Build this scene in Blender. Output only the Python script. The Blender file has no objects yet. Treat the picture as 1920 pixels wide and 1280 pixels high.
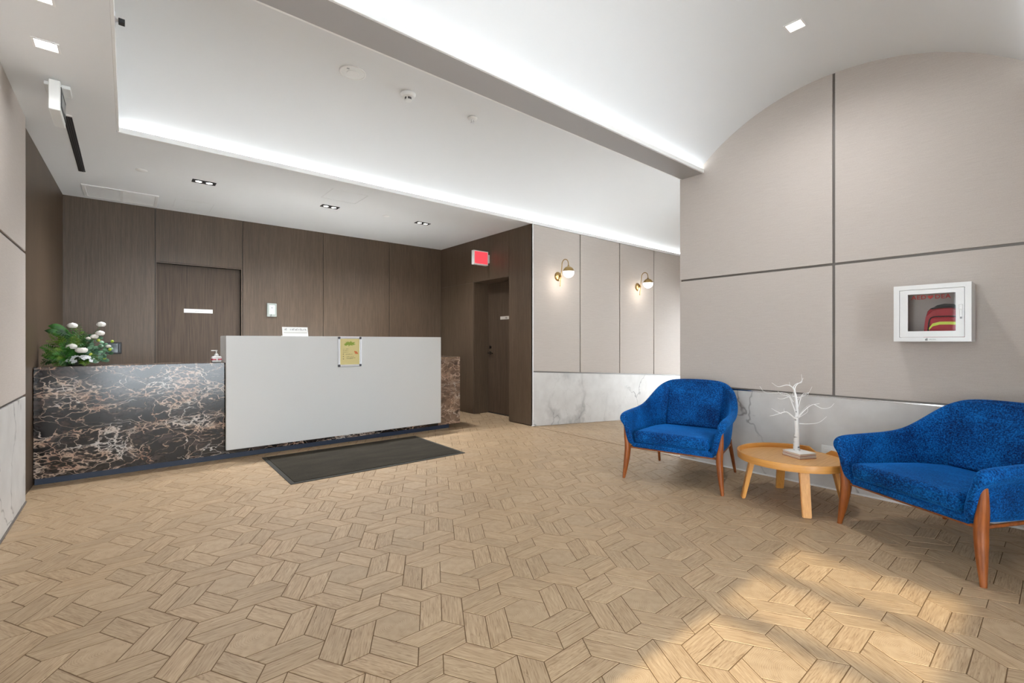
import bpy, bmesh, math, random
from math import sin, cos, pi, radians, sqrt, atan2
from mathutils import Vector, Matrix

random.seed(7)
SC = bpy.context.scene
COL = SC.collection

# ------------------------------------------------------------------ camera, light, exposure
CAM_Z = 1.15
cam_d = bpy.data.cameras.new('camera')
cam_d.sensor_width = 36.0
cam_d.lens = 865.0 / 1920.0 * 36.0
cam_d.clip_start = 0.02
cam = bpy.data.objects.new('camera', cam_d)
COL.objects.link(cam)
cam.location = (0, 0, CAM_Z)
cam.rotation_euler = (pi / 2, 0, radians(50.2 - 90))
SC.camera = cam

SC.view_settings.view_transform = 'Standard'
SC.view_settings.look = 'None'
SC.view_settings.gamma = 1.0
SC.view_settings.use_curve_mapping = False
SC.view_settings.exposure = 0.98

world = bpy.data.worlds.new('world')
SC.world = world
world.use_nodes = True
wn = world.node_tree
wn.nodes.clear()
w_out = wn.nodes.new('ShaderNodeOutputWorld')
w_bg = wn.nodes.new('ShaderNodeBackground')
w_bg.inputs['Color'].default_value = (0.86, 0.94, 1.0, 1)      # even bright overcast daylight
w_bg.inputs['Strength'].default_value = 7.5
wn.links.new(w_bg.outputs[0], w_out.inputs['Surface'])

SUN_EL = radians(34)
sun_d = bpy.data.lights.new('sun', 'SUN')
sun_d.energy = 3.0
sun_d.color = (1.0, 0.86, 0.58)
sun_d.angle = radians(1.3)
sun = bpy.data.objects.new('sun', sun_d)
COL.objects.link(sun)
sun.rotation_euler = Vector((-cos(SUN_EL), 0, sin(SUN_EL))).to_track_quat('Z', 'Y').to_euler()


def area_light(name, loc, direction, sx, sy, power, color=(0.88, 0.95, 1.0), spread=180):
    d = bpy.data.lights.new(name, 'AREA')
    d.shape = 'RECTANGLE'
    d.size, d.size_y = sx, sy
    d.energy = power
    d.color = color
    d.spread = radians(spread)
    o = bpy.data.objects.new(name, d)
    COL.objects.link(o)
    o.location = loc
    z = -Vector(direction).normalized()
    x = Vector((1, 0, 0)) if abs(z.x) < 0.9 else Vector((0, 1, 0))
    y = z.cross(x).normalized()
    o.matrix_world = Matrix.Translation(loc) @ Matrix((x, y, z)).transposed().to_4x4()
    return o


# the LED tapes lying in the coves along both vaults
for yc, half, ln, x, watt in ((1.165, 1.068, 4.24, 2.07, 0.7), (3.5325, 1.116, 8.56, 4.25, 1.6)):      # watts per metre of LED tape
    for sg in (-1, 1):
        area_light('cove_light', (x, yc + sg * half, 2.772), (0, -sg * 0.83, 0.55), ln, 0.02, watt * ln)


def spot(name, loc, target, power, size, blend=0.6, color=(0.95, 0.97, 1.0), radius=0.03):
    d = bpy.data.lights.new(name, 'SPOT')
    d.energy = power
    d.spot_size = radians(size)
    d.spot_blend = blend
    d.color = color
    d.shadow_soft_size = radius
    o = bpy.data.objects.new(name, d)
    COL.objects.link(o)
    o.location = loc
    o.rotation_euler = (Vector(loc) - Vector(target)).to_track_quat('Z', 'Y').to_euler()
    return o


# ------------------------------------------------------------------ materials
def srgb(r, g, b, k=1.0):
    f = lambda c: (c / 255 / 12.92 if c <= 10 else ((c / 255 + 0.055) / 1.055) ** 2.4) * k
    return (f(r), f(g), f(b), 1)


class NT:
    def __init__(self, name):
        self.m = bpy.data.materials.new(name)
        self.m.use_nodes = True
        self.t = self.m.node_tree
        self.b = self.t.nodes['Principled BSDF']
        self.out = self.t.nodes['Material Output']

    def n(self, typ, **kw):
        nd = self.t.nodes.new(typ)
        for k, v in kw.items():
            if k.startswith('i_'):
                key = k[2:]
                nd.inputs[int(key) if key.isdigit() else key].default_value = v
            else:
                setattr(nd, k, v)
        return nd

    def l(self, a, b):
        self.t.links.new(a, b)

    def ramp(self, src, stops):
        r = self.t.nodes.new('ShaderNodeValToRGB')
        e = r.color_ramp.elements
        while len(e) < len(stops):
            e.new(0.5)
        for i, (p, c) in enumerate(stops):
            e[i].position = p
            e[i].color = c if len(c) == 4 else (*c, 1)
        self.l(src, r.inputs[0])
        return r.outputs[0]

    def mapping(self, scale, src='Object', rot=(0, 0, 0), loc=(0, 0, 0)):
        tc = self.n('ShaderNodeTexCoord')
        mp = self.n('ShaderNodeMapping')
        mp.inputs['Scale'].default_value = scale
        mp.inputs['Rotation'].default_value = rot
        mp.inputs['Location'].default_value = loc
        self.l(tc.outputs[src], mp.inputs[0])
        return mp.outputs[0]

    def noise(self, vec, scale, detail=4, rough=0.55, dist=0.0):
        n = self.n('ShaderNodeTexNoise')
        n.inputs['Scale'].default_value = scale
        n.inputs['Detail'].default_value = detail
        n.inputs['Roughness'].default_value = rough
        n.inputs['Distortion'].default_value = dist
        if vec is not None:
            self.l(vec, n.inputs['Vector'])
        return n

    def math(self, op, a, b=None, clamp=False):
        n = self.n('ShaderNodeMath', operation=op, use_clamp=clamp)
        for i, v in enumerate((a, b)):
            if v is None:
                continue
            if isinstance(v, (int, float)):
                n.inputs[i].default_value = v
            else:
                self.l(v, n.inputs[i])
        return n.outputs[0]

    def mix(self, fac, a, b, blend='MIX'):
        n = self.n('ShaderNodeMix', data_type='RGBA', blend_type=blend)
        n.inputs[0].default_value = 0.5
        if isinstance(fac, (int, float)):
            n.inputs[0].default_value = fac
        else:
            self.l(fac, n.inputs[0])
        for idx, v in ((6, a), (7, b)):
            if isinstance(v, tuple):
                n.inputs[idx].default_value = v
            else:
                self.l(v, n.inputs[idx])
        return n.outputs[2]

    def bump(self, h, strength=0.2, dist=0.01):
        b = self.n('ShaderNodeBump')
        b.inputs['Strength'].default_value = strength
        b.inputs['Distance'].default_value = dist
        self.l(h, b.inputs['Height'])
        self.l(b.outputs[0], self.b.inputs['Normal'])

    def set(self, color=None, rough=None, metal=None, spec=None):
        if color is not None:
            if isinstance(color, tuple):
                self.b.inputs['Base Color'].default_value = color
            else:
                self.l(color, self.b.inputs['Base Color'])
        if rough is not None:
            self.b.inputs['Roughness'].default_value = rough
        if metal is not None:
            self.b.inputs['Metallic'].default_value = metal
        if spec is not None:
            self.b.inputs['Specular IOR Level'].default_value = spec


def plain(name, color, rough=0.5, metal=0.0, spec=0.5, vary=0.04, scale=30):
    t = NT(name)
    v = t.mapping((1, 1, 1))
    n = t.noise(v, scale)
    dark = tuple(c * (1 - vary) for c in color[:3]) + (1,)
    t.set(t.mix(n.outputs[0], dark, color), rough, metal, spec)
    return t.m


def emissive(name, color, strength):
    t = NT(name)
    t.set(color, 0.4)
    t.b.inputs['Emission Color'].default_value = color
    t.b.inputs['Emission Strength'].default_value = strength
    return t.m


M = {}
M['ceiling'] = plain('ceiling_paint', (0.735, 0.738, 0.735, 1), 0.9, spec=0.2, vary=0.015, scale=8)
M['beam'] = plain('beam_paint', (0.40, 0.385, 0.375, 1), 0.85, spec=0.2, vary=0.02, scale=8)
M['white_trim'] = plain('white_trim', (0.80, 0.79, 0.77, 1), 0.5)
M['white_plastic'] = plain('white_plastic', (0.78, 0.78, 0.76, 1), 0.35, vary=0.02)
M['paper'] = plain('paper_white', (0.82, 0.81, 0.78, 1), 0.8, vary=0.02)
M['black'] = plain('black_plastic', (0.012, 0.012, 0.013, 1), 0.45)
M['groove'] = plain('groove_metal', srgb(112, 106, 100), 0.45, metal=0.3)
M['grout'] = plain('grout', srgb(102, 78, 50), 0.95)
M['dark_bronze'] = plain('dark_bronze', (0.03, 0.022, 0.016, 1), 0.4, metal=0.8)
M['chrome'] = plain('chrome', (0.75, 0.75, 0.76, 1), 0.18, metal=1.0)
M['alu'] = plain('brushed_aluminium', (0.78, 0.78, 0.80, 1), 0.3, metal=0.6)
M['ink'] = plain('grey_ink', (0.33, 0.33, 0.33, 1), 0.7)
M['dark_ink'] = plain('dark_ink', (0.08, 0.075, 0.075, 1), 0.7)
M['red_ink'] = plain('red_ink', srgb(196, 62, 56), 0.6)
M['kick'] = plain('kick_blue', srgb(26, 40, 62), 0.5)
M['brass'] = plain('brushed_brass', (0.44, 0.30, 0.13, 1), 0.28, metal=1.0, vary=0.1)
M['hairline'] = plain('hairline_grey', (0.66, 0.655, 0.645, 1), 0.8)
M['opal'] = emissive('opal_glass_lit', (1.0, 0.93, 0.84, 1), 3.2)
M['lens'] = emissive('lamp_lens_lit', (1.0, 0.96, 0.9, 1), 4.0)
M['exit_red'] = emissive('exit_red_lit', srgb(246, 70, 80), 0.5)
M['desk_white'] = plain('desk_white_panel', (0.635, 0.63, 0.615, 1), 0.45, vary=0.015, scale=5)
M['pot'] = plain('pot_dark', (0.02, 0.018, 0.016, 1), 0.5)


def make_fabric():
    t = NT('wall_fabric')
    v = t.mapping((3, 3, 90))
    n = t.noise(v, 3.0, 6, 0.7)
    v2 = t.mapping((1, 1, 1))
    n2 = t.noise(v2, 260, 2)
    f = t.math('ADD', t.math('MULTIPLY', n.outputs[0], 0.6), t.math('MULTIPLY', n2.outputs[0], 0.4))
    c = t.ramp(f, [(0.3, srgb(178, 168, 160)), (0.7, srgb(194, 185, 177))])
    t.set(c, 0.85, spec=0.2)
    t.bump(f, 0.15, 0.002)
    return t.m


M['fabric'] = make_fabric()


def make_white_marble():
    t = NT('white_marble')
    v = t.mapping((1, 1, 1))
    warp = t.noise(v, 1.6, 4, 0.6)
    sub = t.n('ShaderNodeVectorMath', operation='SUBTRACT')
    t.l(warp.outputs[1], sub.inputs[0])
    sub.inputs[1].default_value = (0.5, 0.5, 0.5)
    sc = t.n('ShaderNodeVectorMath', operation='SCALE')
    sc.inputs['Scale'].default_value = 0.9
    t.l(sub.outputs[0], sc.inputs[0])
    mp = t.mapping((1.0, 1.0, 0.45), rot=(0.35, 0.35, 0))
    ad = t.n('ShaderNodeVectorMath', operation='ADD')
    t.l(mp, ad.inputs[0])
    t.l(sc.outputs[0], ad.inputs[1])
    vo = t.n('ShaderNodeTexVoronoi', feature='DISTANCE_TO_EDGE')
    vo.inputs['Scale'].default_value = 1.35
    t.l(ad.outputs[0], vo.inputs['Vector'])
    thin = t.ramp(vo.outputs[0], [(0.0, (1, 1, 1)), (0.018, (0, 0, 0))])
    wide = t.ramp(vo.outputs[0], [(0.0, (1, 1, 1)), (0.11, (0, 0, 0))])
    msk = t.ramp(t.noise(v, 0.9, 2).outputs[0], [(0.40, (0, 0, 0)), (0.54, (1, 1, 1))])
    msk2 = t.ramp(t.noise(v, 1.1, 3).outputs[0], [(0.47, (0, 0, 0)), (0.60, (1, 1, 1))])
    vo2 = t.n('ShaderNodeTexVoronoi', feature='DISTANCE_TO_EDGE')
    vo2.inputs['Scale'].default_value = 3.6
    t.l(ad.outputs[0], vo2.inputs['Vector'])
    fine = t.ramp(vo2.outputs[0], [(0.0, (1, 1, 1)), (0.012, (0, 0, 0))])
    f1 = t.math('MULTIPLY', t.math('MULTIPLY', thin, msk), 0.75)
    f2 = t.math('MULTIPLY', t.math('MULTIPLY', wide, msk2), 0.5)
    f3 = t.math('MULTIPLY', t.math('MULTIPLY', fine, msk2), 0.4)
    f = t.math('MAXIMUM', t.math('MAXIMUM', f1, f2), f3)
    cl = t.ramp(t.noise(v, 5, 4).outputs[0], [(0.3, srgb(194, 190, 186)), (0.7, srgb(206, 203, 199))])
    t.set(t.mix(f, cl, srgb(112, 106, 104)), 0.42, spec=0.2)
    return t.m


M['marble'] = make_white_marble()


def make_black_marble(name, warm):
    """dark stone with pinkish cream webbed veins lying in drifting bands"""
    t = NT(name)

    def warped(scale, amt, nscale, loc=(0, 0, 0)):
        base = t.mapping(scale, loc=loc)
        w = t.noise(base, nscale, 4, 0.55)
        sub = t.n('ShaderNodeVectorMath', operation='SUBTRACT')
        t.l(w.outputs[1], sub.inputs[0])
        sub.inputs[1].default_value = (0.5, 0.5, 0.5)
        sc = t.n('ShaderNodeVectorMath', operation='SCALE')
        sc.inputs['Scale'].default_value = amt
        t.l(sub.outputs[0], sc.inputs[0])
        ad = t.n('ShaderNodeVectorMath', operation='ADD')
        t.l(base, ad.inputs[0])
        t.l(sc.outputs[0], ad.inputs[1])
        return ad.outputs[0]

    def web(vec, scale, width):
        vo = t.n('ShaderNodeTexVoronoi', feature='DISTANCE_TO_EDGE')
        vo.inputs['Scale'].default_value = scale
        t.l(vec, vo.inputs['Vector'])
        return t.ramp(vo.outputs[0], [(0.0, (1, 1, 1)), (width * 0.4, (0.75, 0.75, 0.75)), (width, (0, 0, 0))])
    band = t.noise(warped((0.75, 0.75, 2.4), 0.5, 1.5, (3.1, 0, 0.6)), 2.4, 6, 0.6)
    b = band.outputs[0]
    v1 = warped((1.0, 1.0, 1.7), 0.42, 3.0)
    v2 = warped((1.0, 1.0, 1.9), 0.22, 6.0)
    m_lo = t.ramp(b, [(0.40, (0, 0, 0)), (0.50, (1, 1, 1))])
    m_hi = t.ramp(b, [(0.51, (0, 0, 0)), (0.57, (1, 1, 1))])
    big = t.math('MULTIPLY', web(v1, 4.4, 0.022), m_lo)
    small = t.math('MULTIPLY', web(v2, 13.0, 0.11), m_hi)
    cross = t.math('MULTIPLY', web(v1, 2.6, 0.010), 0.6)
    pn = t.ramp(t.noise(v2, 16, 4, 0.65).outputs[0], [(0.46, (0, 0, 0)), (0.58, (1, 1, 1))])
    patch = t.math('MULTIPLY', t.ramp(b, [(0.57, (0, 0, 0)), (0.66, (0.55, 0.55, 0.55))]), pn)
    vein = t.math('MAXIMUM', t.math('MAXIMUM', big, small), t.math('MAXIMUM', cross, patch))
    col_n = t.noise(v1, 3.5, 3)
    vein_c = t.ramp(col_n.outputs[0], [(0.32, srgb(170, 130, 108)), (0.5, srgb(194, 168, 148)), (0.68, srgb(200, 193, 186))])
    dk = t.noise(v1, 6, 5, 0.65)
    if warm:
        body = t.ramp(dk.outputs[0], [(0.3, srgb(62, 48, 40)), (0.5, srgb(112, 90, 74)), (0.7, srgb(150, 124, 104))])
    else:
        body = t.ramp(dk.outputs[0], [(0.35, srgb(14, 12, 13)), (0.52, srgb(32, 27, 26)), (0.68, srgb(78, 66, 61))])
    t.set(t.mix(vein, body, vein_c), 0.16, spec=0.5)
    return t.m


M['black_marble'] = make_black_marble('dark_veined_marble', False)
M['lit_brown_marble'] = make_black_marble('dark_marble_lit_brown', True)  # same dark stone with brown light put into its colour


def make_brown_wood():
    t = NT('dark_oak_veneer')
    n = t.noise(t.mapping((70, 70, 1.6)), 2.0, 5, 0.6)
    n2 = t.noise(t.mapping((220, 220, 6)), 2.0, 3, 0.6)
    n3 = t.noise(t.mapping((2.2, 2.2, 0.35)), 1.5, 3)
    f = t.math('ADD', t.math('MULTIPLY', n.outputs[0], 0.5), t.math('ADD', t.math('MULTIPLY', n2.outputs[0], 0.3), t.math('MULTIPLY', n3.outputs[0], 0.2)))
    c = t.ramp(f, [(0.32, srgb(61, 48, 37)), (0.5, srgb(81, 66, 52)), (0.68, srgb(99, 83, 67))])
    t.set(c, 0.42, spec=0.4)
    t.bump(f, 0.12, 0.002)
    return t.m


M['brown_wood'] = make_brown_wood()


def make_door_wood():
    t = NT('door_brown_veneer')
    n = t.noise(t.mapping((60, 60, 1.4)), 2.0, 5, 0.6)
    c = t.ramp(n.outputs[0], [(0.3, srgb(58, 45, 35)), (0.7, srgb(84, 69, 55))])
    t.set(c, 0.5, spec=0.3)
    return t.m


M['door'] = make_door_wood()


def make_floor(hexa):
    t = NT('tile_end_grain' if hexa else 'tile_plank_grain')
    uv = t.n('ShaderNodeUVMap', uv_map='UVMap')
    at = t.n('ShaderNodeAttribute', attribute_name='tone')
    if hexa:
        warp = t.noise(uv.outputs[0], 14, 3)
        ln = t.n('ShaderNodeVectorMath', operation='LENGTH')
        sc = t.n('ShaderNodeVectorMath', operation='MULTIPLY')
        sc.inputs[1].default_value = (1.0, 1.5, 0)
        t.l(uv.outputs[0], sc.inputs[0])
        t.l(sc.outputs[0], ln.inputs[0])
        r = t.math('ADD', ln.outputs['Value'], t.math('MULTIPLY', warp.outputs[0], 0.045))
        wv = t.math('SINE', t.math('MULTIPLY', r, 700.0))
        g = t.math('ADD', t.math('MULTIPLY', wv, 0.22), 0.5)
        n2 = t.noise(uv.outputs[0], 25, 4)
        f = t.math('ADD', t.math('MULTIPLY', g, 0.42), t.math('MULTIPLY', n2.outputs[0], 0.58))
        stops = [(0.28, srgb(140, 114, 85)), (0.46, srgb(172, 147, 117)), (0.75, srgb(184, 160, 130))]
    else:
        mp = t.n('ShaderNodeMapping')
        mp.inputs['Scale'].default_value = (9, 150, 1)
        t.l(uv.outputs[0], mp.inputs[0])
        n = t.noise(mp.outputs[0], 1.0, 5, 0.62, 0.35)
        mp2 = t.n('ShaderNodeMapping')
        mp2.inputs['Scale'].default_value = (3, 22, 1)
        t.l(uv.outputs[0], mp2.inputs[0])
        n2 = t.noise(mp2.outputs[0], 1.0, 3, 0.5, 1.0)
        rings = t.math('SINE', t.math('MULTIPLY', n2.outputs[0], 75.0))
        f = t.math('ADD', t.math('MULTIPLY', n.outputs[0], 0.8), t.math('ADD', t.math('MULTIPLY', rings, 0.05), 0.1))
        stops = [(0.30, srgb(128, 102, 74)), (0.44, srgb(163, 137, 107)), (0.60, srgb(181, 156, 125)), (0.75, srgb(188, 164, 134))]
    c = t.ramp(f, stops)
    c = t.mix(1.0, c, at.outputs['Color'], 'MULTIPLY')
    t.set(c, 0.5, spec=0.35)
    t.bump(f, 0.25, 0.002)
    return t.m


M['tile_plank'] = make_floor(False)
M['tile_hex'] = make_floor(True)


def make_velvet():
    t = NT('blue_velvet')
    v = t.mapping((1, 1, 1))
    n = t.noise(v, 6, 3, 0.6)
    n2 = t.noise(v, 120, 3, 0.7)
    f = t.math('ADD', t.math('MULTIPLY', n.outputs[0], 0.3), t.math('MULTIPLY', n2.outputs[0], 0.7))
    c = t.ramp(f, [(0.38, srgb(0, 22, 66)), (0.5, srgb(0, 62, 122)), (0.62, srgb(8, 100, 172))])
    t.set(c, 0.75, spec=0.15)
    t.b.inputs['Sheen Weight'].default_value = 0.8
    t.b.inputs['Sheen Roughness'].default_value = 0.35
    t.b.inputs['Sheen Tint'].default_value = srgb(40, 140, 230)
    t.bump(n2.outputs[0], 0.25, 0.004)
    return t.m


M['velvet'] = make_velvet()


def make_grain(name, c1, c2, scale, rough=0.4):
    t = NT(name)
    n = t.noise(t.mapping(scale), 2.0, 4, 0.6)
    t.set(t.ramp(n.outputs[0], [(0.3, c1), (0.7, c2)]), rough)
    return t.m


M['walnut'] = make_grain('chair_leg_walnut', srgb(110, 54, 18), srgb(158, 86, 32), (30, 30, 3))
M['oak'] = make_grain('table_oak', srgb(200, 148, 88), srgb(216, 168, 108), (2, 40, 40), 0.42)
M['oak_rim'] = make_grain('table_rim_oak', srgb(186, 126, 56), srgb(206, 148, 76), (3, 3, 40), 0.42)
M['oak_leg'] = make_grain('table_leg_oak', srgb(190, 128, 54), srgb(214, 154, 78), (40, 40, 3), 0.42)


def make_mat():
    t = NT('mat_pile')
    v = t.mapping((1, 1, 1))
    n = t.noise(v, 240, 3, 0.7)
    n2 = t.noise(t.mapping((1, 3, 1)), 2.5, 3)
    f = t.math('ADD', t.math('MULTIPLY', n.outputs[0], 0.6), t.math('MULTIPLY', n2.outputs[0], 0.4))
    t.set(t.ramp(f, [(0.3, srgb(36, 33, 28)), (0.7, srgb(70, 65, 56))]), 0.95, spec=0.1)
    t.bump(n.outputs[0], 0.6, 0.004)
    return t.m


M['mat'] = make_mat()
M['mat_edge'] = plain('mat_rubber_edge', srgb(48, 45, 38), 0.8)


def make_leaf(name, a, b):
    t = NT(name)
    n = t.noise(t.mapping((1, 1, 1)), 18, 3)
    t.set(t.ramp(n.outputs[0], [(0.35, a), (0.65, b)]), 0.45)
    t.b.inputs['Subsurface Weight'].default_value = 0.0
    return t.m


M['fern'] = make_leaf('fern_green', srgb(14, 54, 12), srgb(54, 116, 30))
M['fern2'] = make_leaf('fern_yellow_green', srgb(44, 84, 14), srgb(98, 128, 36))
M['euca'] = make_leaf('eucalyptus_green', srgb(44, 84, 58), srgb(96, 138, 104))
M['bud'] = make_leaf('bud_lime', srgb(140, 168, 40), srgb(196, 206, 90))
M['petal'] = plain('petal_white', (0.82, 0.79, 0.74, 1), 0.6, vary=0.1, scale=60)
M['petal_grey'] = plain('petal_grey_white', (0.62, 0.64, 0.65, 1), 0.7, vary=0.25, scale=60)


def make_birch():
    t = NT('white_birch_bark')
    n = t.noise(t.mapping((14, 14, 42)), 1.0, 3, 0.6, 0.4)
    t.set(t.ramp(n.outputs[0], [(0.33, (0.06, 0.05, 0.045)), (0.40, (0.78, 0.77, 0.75)), (1.0, (0.82, 0.81, 0.79))]), 0.6)
    return t.m


M['birch'] = make_birch()
M['birch_twig'] = plain('white_twig', (0.83, 0.82, 0.80, 1), 0.6)
M['aed_white'] = plain('cabinet_white_enamel', (0.72, 0.71, 0.69, 1), 0.3, vary=0.02)
M['aed_inside'] = plain('cabinet_inner_grey', srgb(186, 176, 168), 0.6)
M['bag_red'] = plain('bag_red_nylon', srgb(190, 28, 48), 0.6, vary=0.25, scale=25)
M['bag_black'] = plain('bag_black_nylon', srgb(28, 24, 26), 0.6)
M['hivis'] = emissive('reflective_yellow', srgb(206, 224, 20), 0.0)
M['lcd'] = plain('screen_pale_green', srgb(196, 212, 204), 0.3)
M['poster'] = plain('poster_buff_paper', srgb(214, 198, 138), 0.6, vary=0.05)
M['poster_leaf'] = plain('poster_leaf_green', srgb(140, 160, 56), 0.6, vary=0.2)
M['poster_orange'] = plain('poster_orange', srgb(206, 112, 60), 0.6)
M['slot'] = plain('diffuser_black', (0.02, 0.021, 0.023, 1), 0.5)
M['slot_fin'] = plain('diffuser_dark_grey', (0.05, 0.052, 0.056, 1), 0.4)
M['pink_liquid'] = plain('label_pink', srgb(214, 64, 86), 0.4)
M['frost'] = plain('bottle_frosted', (0.74, 0.70, 0.68, 1), 0.25)
M['book_edge'] = plain('book_page_edge', srgb(218, 202, 182), 0.8)
M['book_red'] = plain('book_red_band', srgb(150, 70, 56), 0.6)


def make_clear():
    t = NT('clear_glass')
    tr = t.n('ShaderNodeBsdfTransparent')
    gl = t.n('ShaderNodeBsdfGlossy')
    gl.inputs['Roughness'].default_value = 0.03
    fr = t.n('ShaderNodeFresnel')
    fr.inputs['IOR'].default_value = 1.45
    mx = t.n('ShaderNodeMixShader')
    t.l(fr.outputs[0], mx.inputs[0])
    t.l(tr.outputs[0], mx.inputs[1])
    t.l(gl.outputs[0], mx.inputs[2])
    t.l(mx.outputs[0], t.out.inputs['Surface'])
    return t.m


M['glass'] = make_clear()


# ------------------------------------------------------------------ object helpers
def link(name, me, mats, parent=None, loc=None):
    o = bpy.data.objects.new(name, me)
    COL.objects.link(o)
    if not isinstance(mats, (list, tuple)):
        mats = [mats]
    for m in mats:
        me.materials.append(m)
    if parent is not None:
        o.parent = parent
    if loc is not None:
        o.location = loc
    return o


def fin(name, bm, mats, parent=None, smooth=False, loc=None):
    me = bpy.data.meshes.new(name)
    bmesh.ops.recalc_face_normals(bm, faces=bm.faces)
    bm.to_mesh(me)
    bm.free()
    if smooth:
        for p in me.polygons:
            p.use_smooth = True
        me.set_sharp_from_angle(angle=radians(48))
    return link(name, me, mats, parent, loc)


def tag(o, label, cat, group=None):
    o['label'] = label
    o['category'] = cat
    if group:
        o['group'] = group
    return o


def empty(name, loc=(0, 0, 0), rz=0.0, label=None, cat=None, group=None):
    o = bpy.data.objects.new(name, None)
    o.empty_display_size = 0.1
    COL.objects.link(o)
    o.location = loc
    o.rotation_euler = (0, 0, rz)
    if label:
        tag(o, label, cat, group)
    return o


def kids(o):
    return [c for c in bpy.data.objects if c.parent == o]


def copy_tree(o, parent=None):
    c = o.copy()
    COL.objects.link(c)
    if parent is not None:
        c.parent = parent
    for ch in kids(o):
        copy_tree(ch, c)
    return c


def add_box(bm, x0, x1, y0, y1, z0, z1, bev=0.0, seg=1, mi=0):
    vs = [bm.verts.new((x, y, z)) for x in (x0, x1) for y in (y0, y1) for z in (z0, z1)]
    q = [(0, 1, 3, 2), (4, 6, 7, 5), (0, 4, 5, 1), (2, 3, 7, 6), (0, 2, 6, 4), (1, 5, 7, 3)]
    fs = [bm.faces.new([vs[i] for i in f]) for f in q]
    for f in fs:
        f.material_index = mi
    if bev > 0:
        es = list({e for f in fs for e in f.edges})
        r = bmesh.ops.bevel(bm, geom=es, offset=bev, segments=seg, affect='EDGES', profile=0.5)
        for f in r['faces']:
            f.material_index = mi
    return fs


def box(name, x0, x1, y0, y1, z0, z1, m, parent=None, bev=0.0, seg=1, smooth=False):
    bm = bmesh.new()
    add_box(bm, x0, x1, y0, y1, z0, z1, bev, seg)
    return fin(name, bm, m, parent, smooth)


def struct(o):
    o['kind'] = 'structure'
    return o


def add_prism(bm, pts, axis, a0, a1, mi=0):
    """pts: 2-D polygon; axis 0/1/2 = extrusion axis; remaining coords in order"""
    def mk(p, a):
        c = list(p)
        c.insert(axis, a)
        return bm.verts.new(c)
    A = [mk(p, a0) for p in pts]
    B = [mk(p, a1) for p in pts]
    fs = [bm.faces.new(A), bm.faces.new(B[::-1])]
    n = len(pts)
    for i in range(n):
        fs.append(bm.faces.new([A[i], B[i], B[(i + 1) % n], A[(i + 1) % n]]))
    for f in fs:
        f.material_index = mi
    return fs


def add_lathe(bm, prof, seg=32, center=(0, 0, 0), axis=None, mi=0):
    """prof: (radius, height) list; spun about local z, optional rotation matrix"""
    R = axis if axis is not None else Matrix.Identity(3)
    c = Vector(center)
    rings = []
    for r, h in prof:
        if r < 1e-6:
            rings.append([bm.verts.new(c + R @ Vector((0, 0, h)))])
        else:
            rings.append([bm.verts.new(c + R @ Vector((r * cos(2 * pi * i / seg), r * sin(2 * pi * i / seg), h))) for i in range(seg)])
    for a, b in zip(rings, rings[1:]):
        if len(a) == 1 and len(b) == 1:
            continue
        for i in range(seg):
            j = (i + 1) % seg
            if len(a) == 1:
                f = bm.faces.new([a[0], b[i], b[j]])
            elif len(b) == 1:
                f = bm.faces.new([a[i], b[0], a[j]])
            else:
                f = bm.faces.new([a[i], b[i], b[j], a[j]])
            f.material_index = mi
    for r in (rings[0], rings[-1]):
        if len(r) > 1:
            bm.faces.new(r).material_index = mi


def add_tube(bm, pts, rad, seg=10, flat=None, mi=0):
    """tube through pts with per-point radius; flat = (ku, kv) squashes the section"""
    pts = [Vector(p) for p in pts]
    n = len(pts)
    if isinstance(rad, (int, float)):
        rad = [rad] * n
    rings = []
    prev = None
    for i in range(n):
        d = (pts[min(i + 1, n - 1)] - pts[max(i - 1, 0)]).normalized()
        if prev is None:
            ref = Vector((1, 0, 0)) if abs(d.x) < 0.8 else Vector((0, 1, 0))
            u = (ref - d * ref.dot(d)).normalized()
        else:
            u = (prev - d * prev.dot(d)).normalized()
        prev = u
        v = d.cross(u)
        ku, kv = flat if flat else (1, 1)
        rings.append([bm.verts.new(pts[i] + (u * cos(2 * pi * k / seg) * ku + v * sin(2 * pi * k / seg) * kv) * rad[i]) for k in range(seg)])
    for a, b in zip(rings, rings[1:]):
        for k in range(seg):
            j = (k + 1) % seg
            bm.faces.new([a[k], b[k], b[j], a[j]]).material_index = mi
    for r in (rings[0], rings[-1]):
        bm.faces.new(r).material_index = mi


def bez(p, n):
    """Catmull-Rom through p, n samples per span"""
    P = [Vector(q) for q in p]
    P = [P[0] * 2 - P[1]] + P + [P[-1] * 2 - P[-2]]
    out = []
    for i in range(1, len(P) - 2):
        for k in range(n):
            t = k / n
            a, b, c, d = P[i - 1], P[i], P[i + 1], P[i + 2]
            out.append(0.5 * ((2 * b) + (c - a) * t + (2 * a - 5 * b + 4 * c - d) * t * t + (3 * b - a - 3 * c + d) * t ** 3))
    out.append(P[-2])
    return out


def subsurf(o, lv=2):
    m = o.modifiers.new('sub', 'SUBSURF')
    m.levels = m.render_levels = lv
    return o


def text_mesh(name, s, size, mat, parent, mtx, depth=0.0006, align='CENTER'):
    c = bpy.data.curves.new(name, 'FONT')
    c.body = s
    c.size = size
    c.align_x = align
    c.align_y = 'CENTER'
    c.extrude = depth
    c.offset = size * 0.02
    c.space_character = 1.12
    c.resolution_u = 2
    tmp = bpy.data.objects.new('tmp', c)
    COL.objects.link(tmp)
    dg = bpy.context.evaluated_depsgraph_get()
    me = bpy.data.meshes.new_from_object(tmp.evaluated_get(dg))
    bpy.data.objects.remove(tmp)
    bpy.data.curves.remove(c)
    me.materials.clear()
    o = link(name, me, mat, parent)
    o.matrix_local = mtx
    return o


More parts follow.
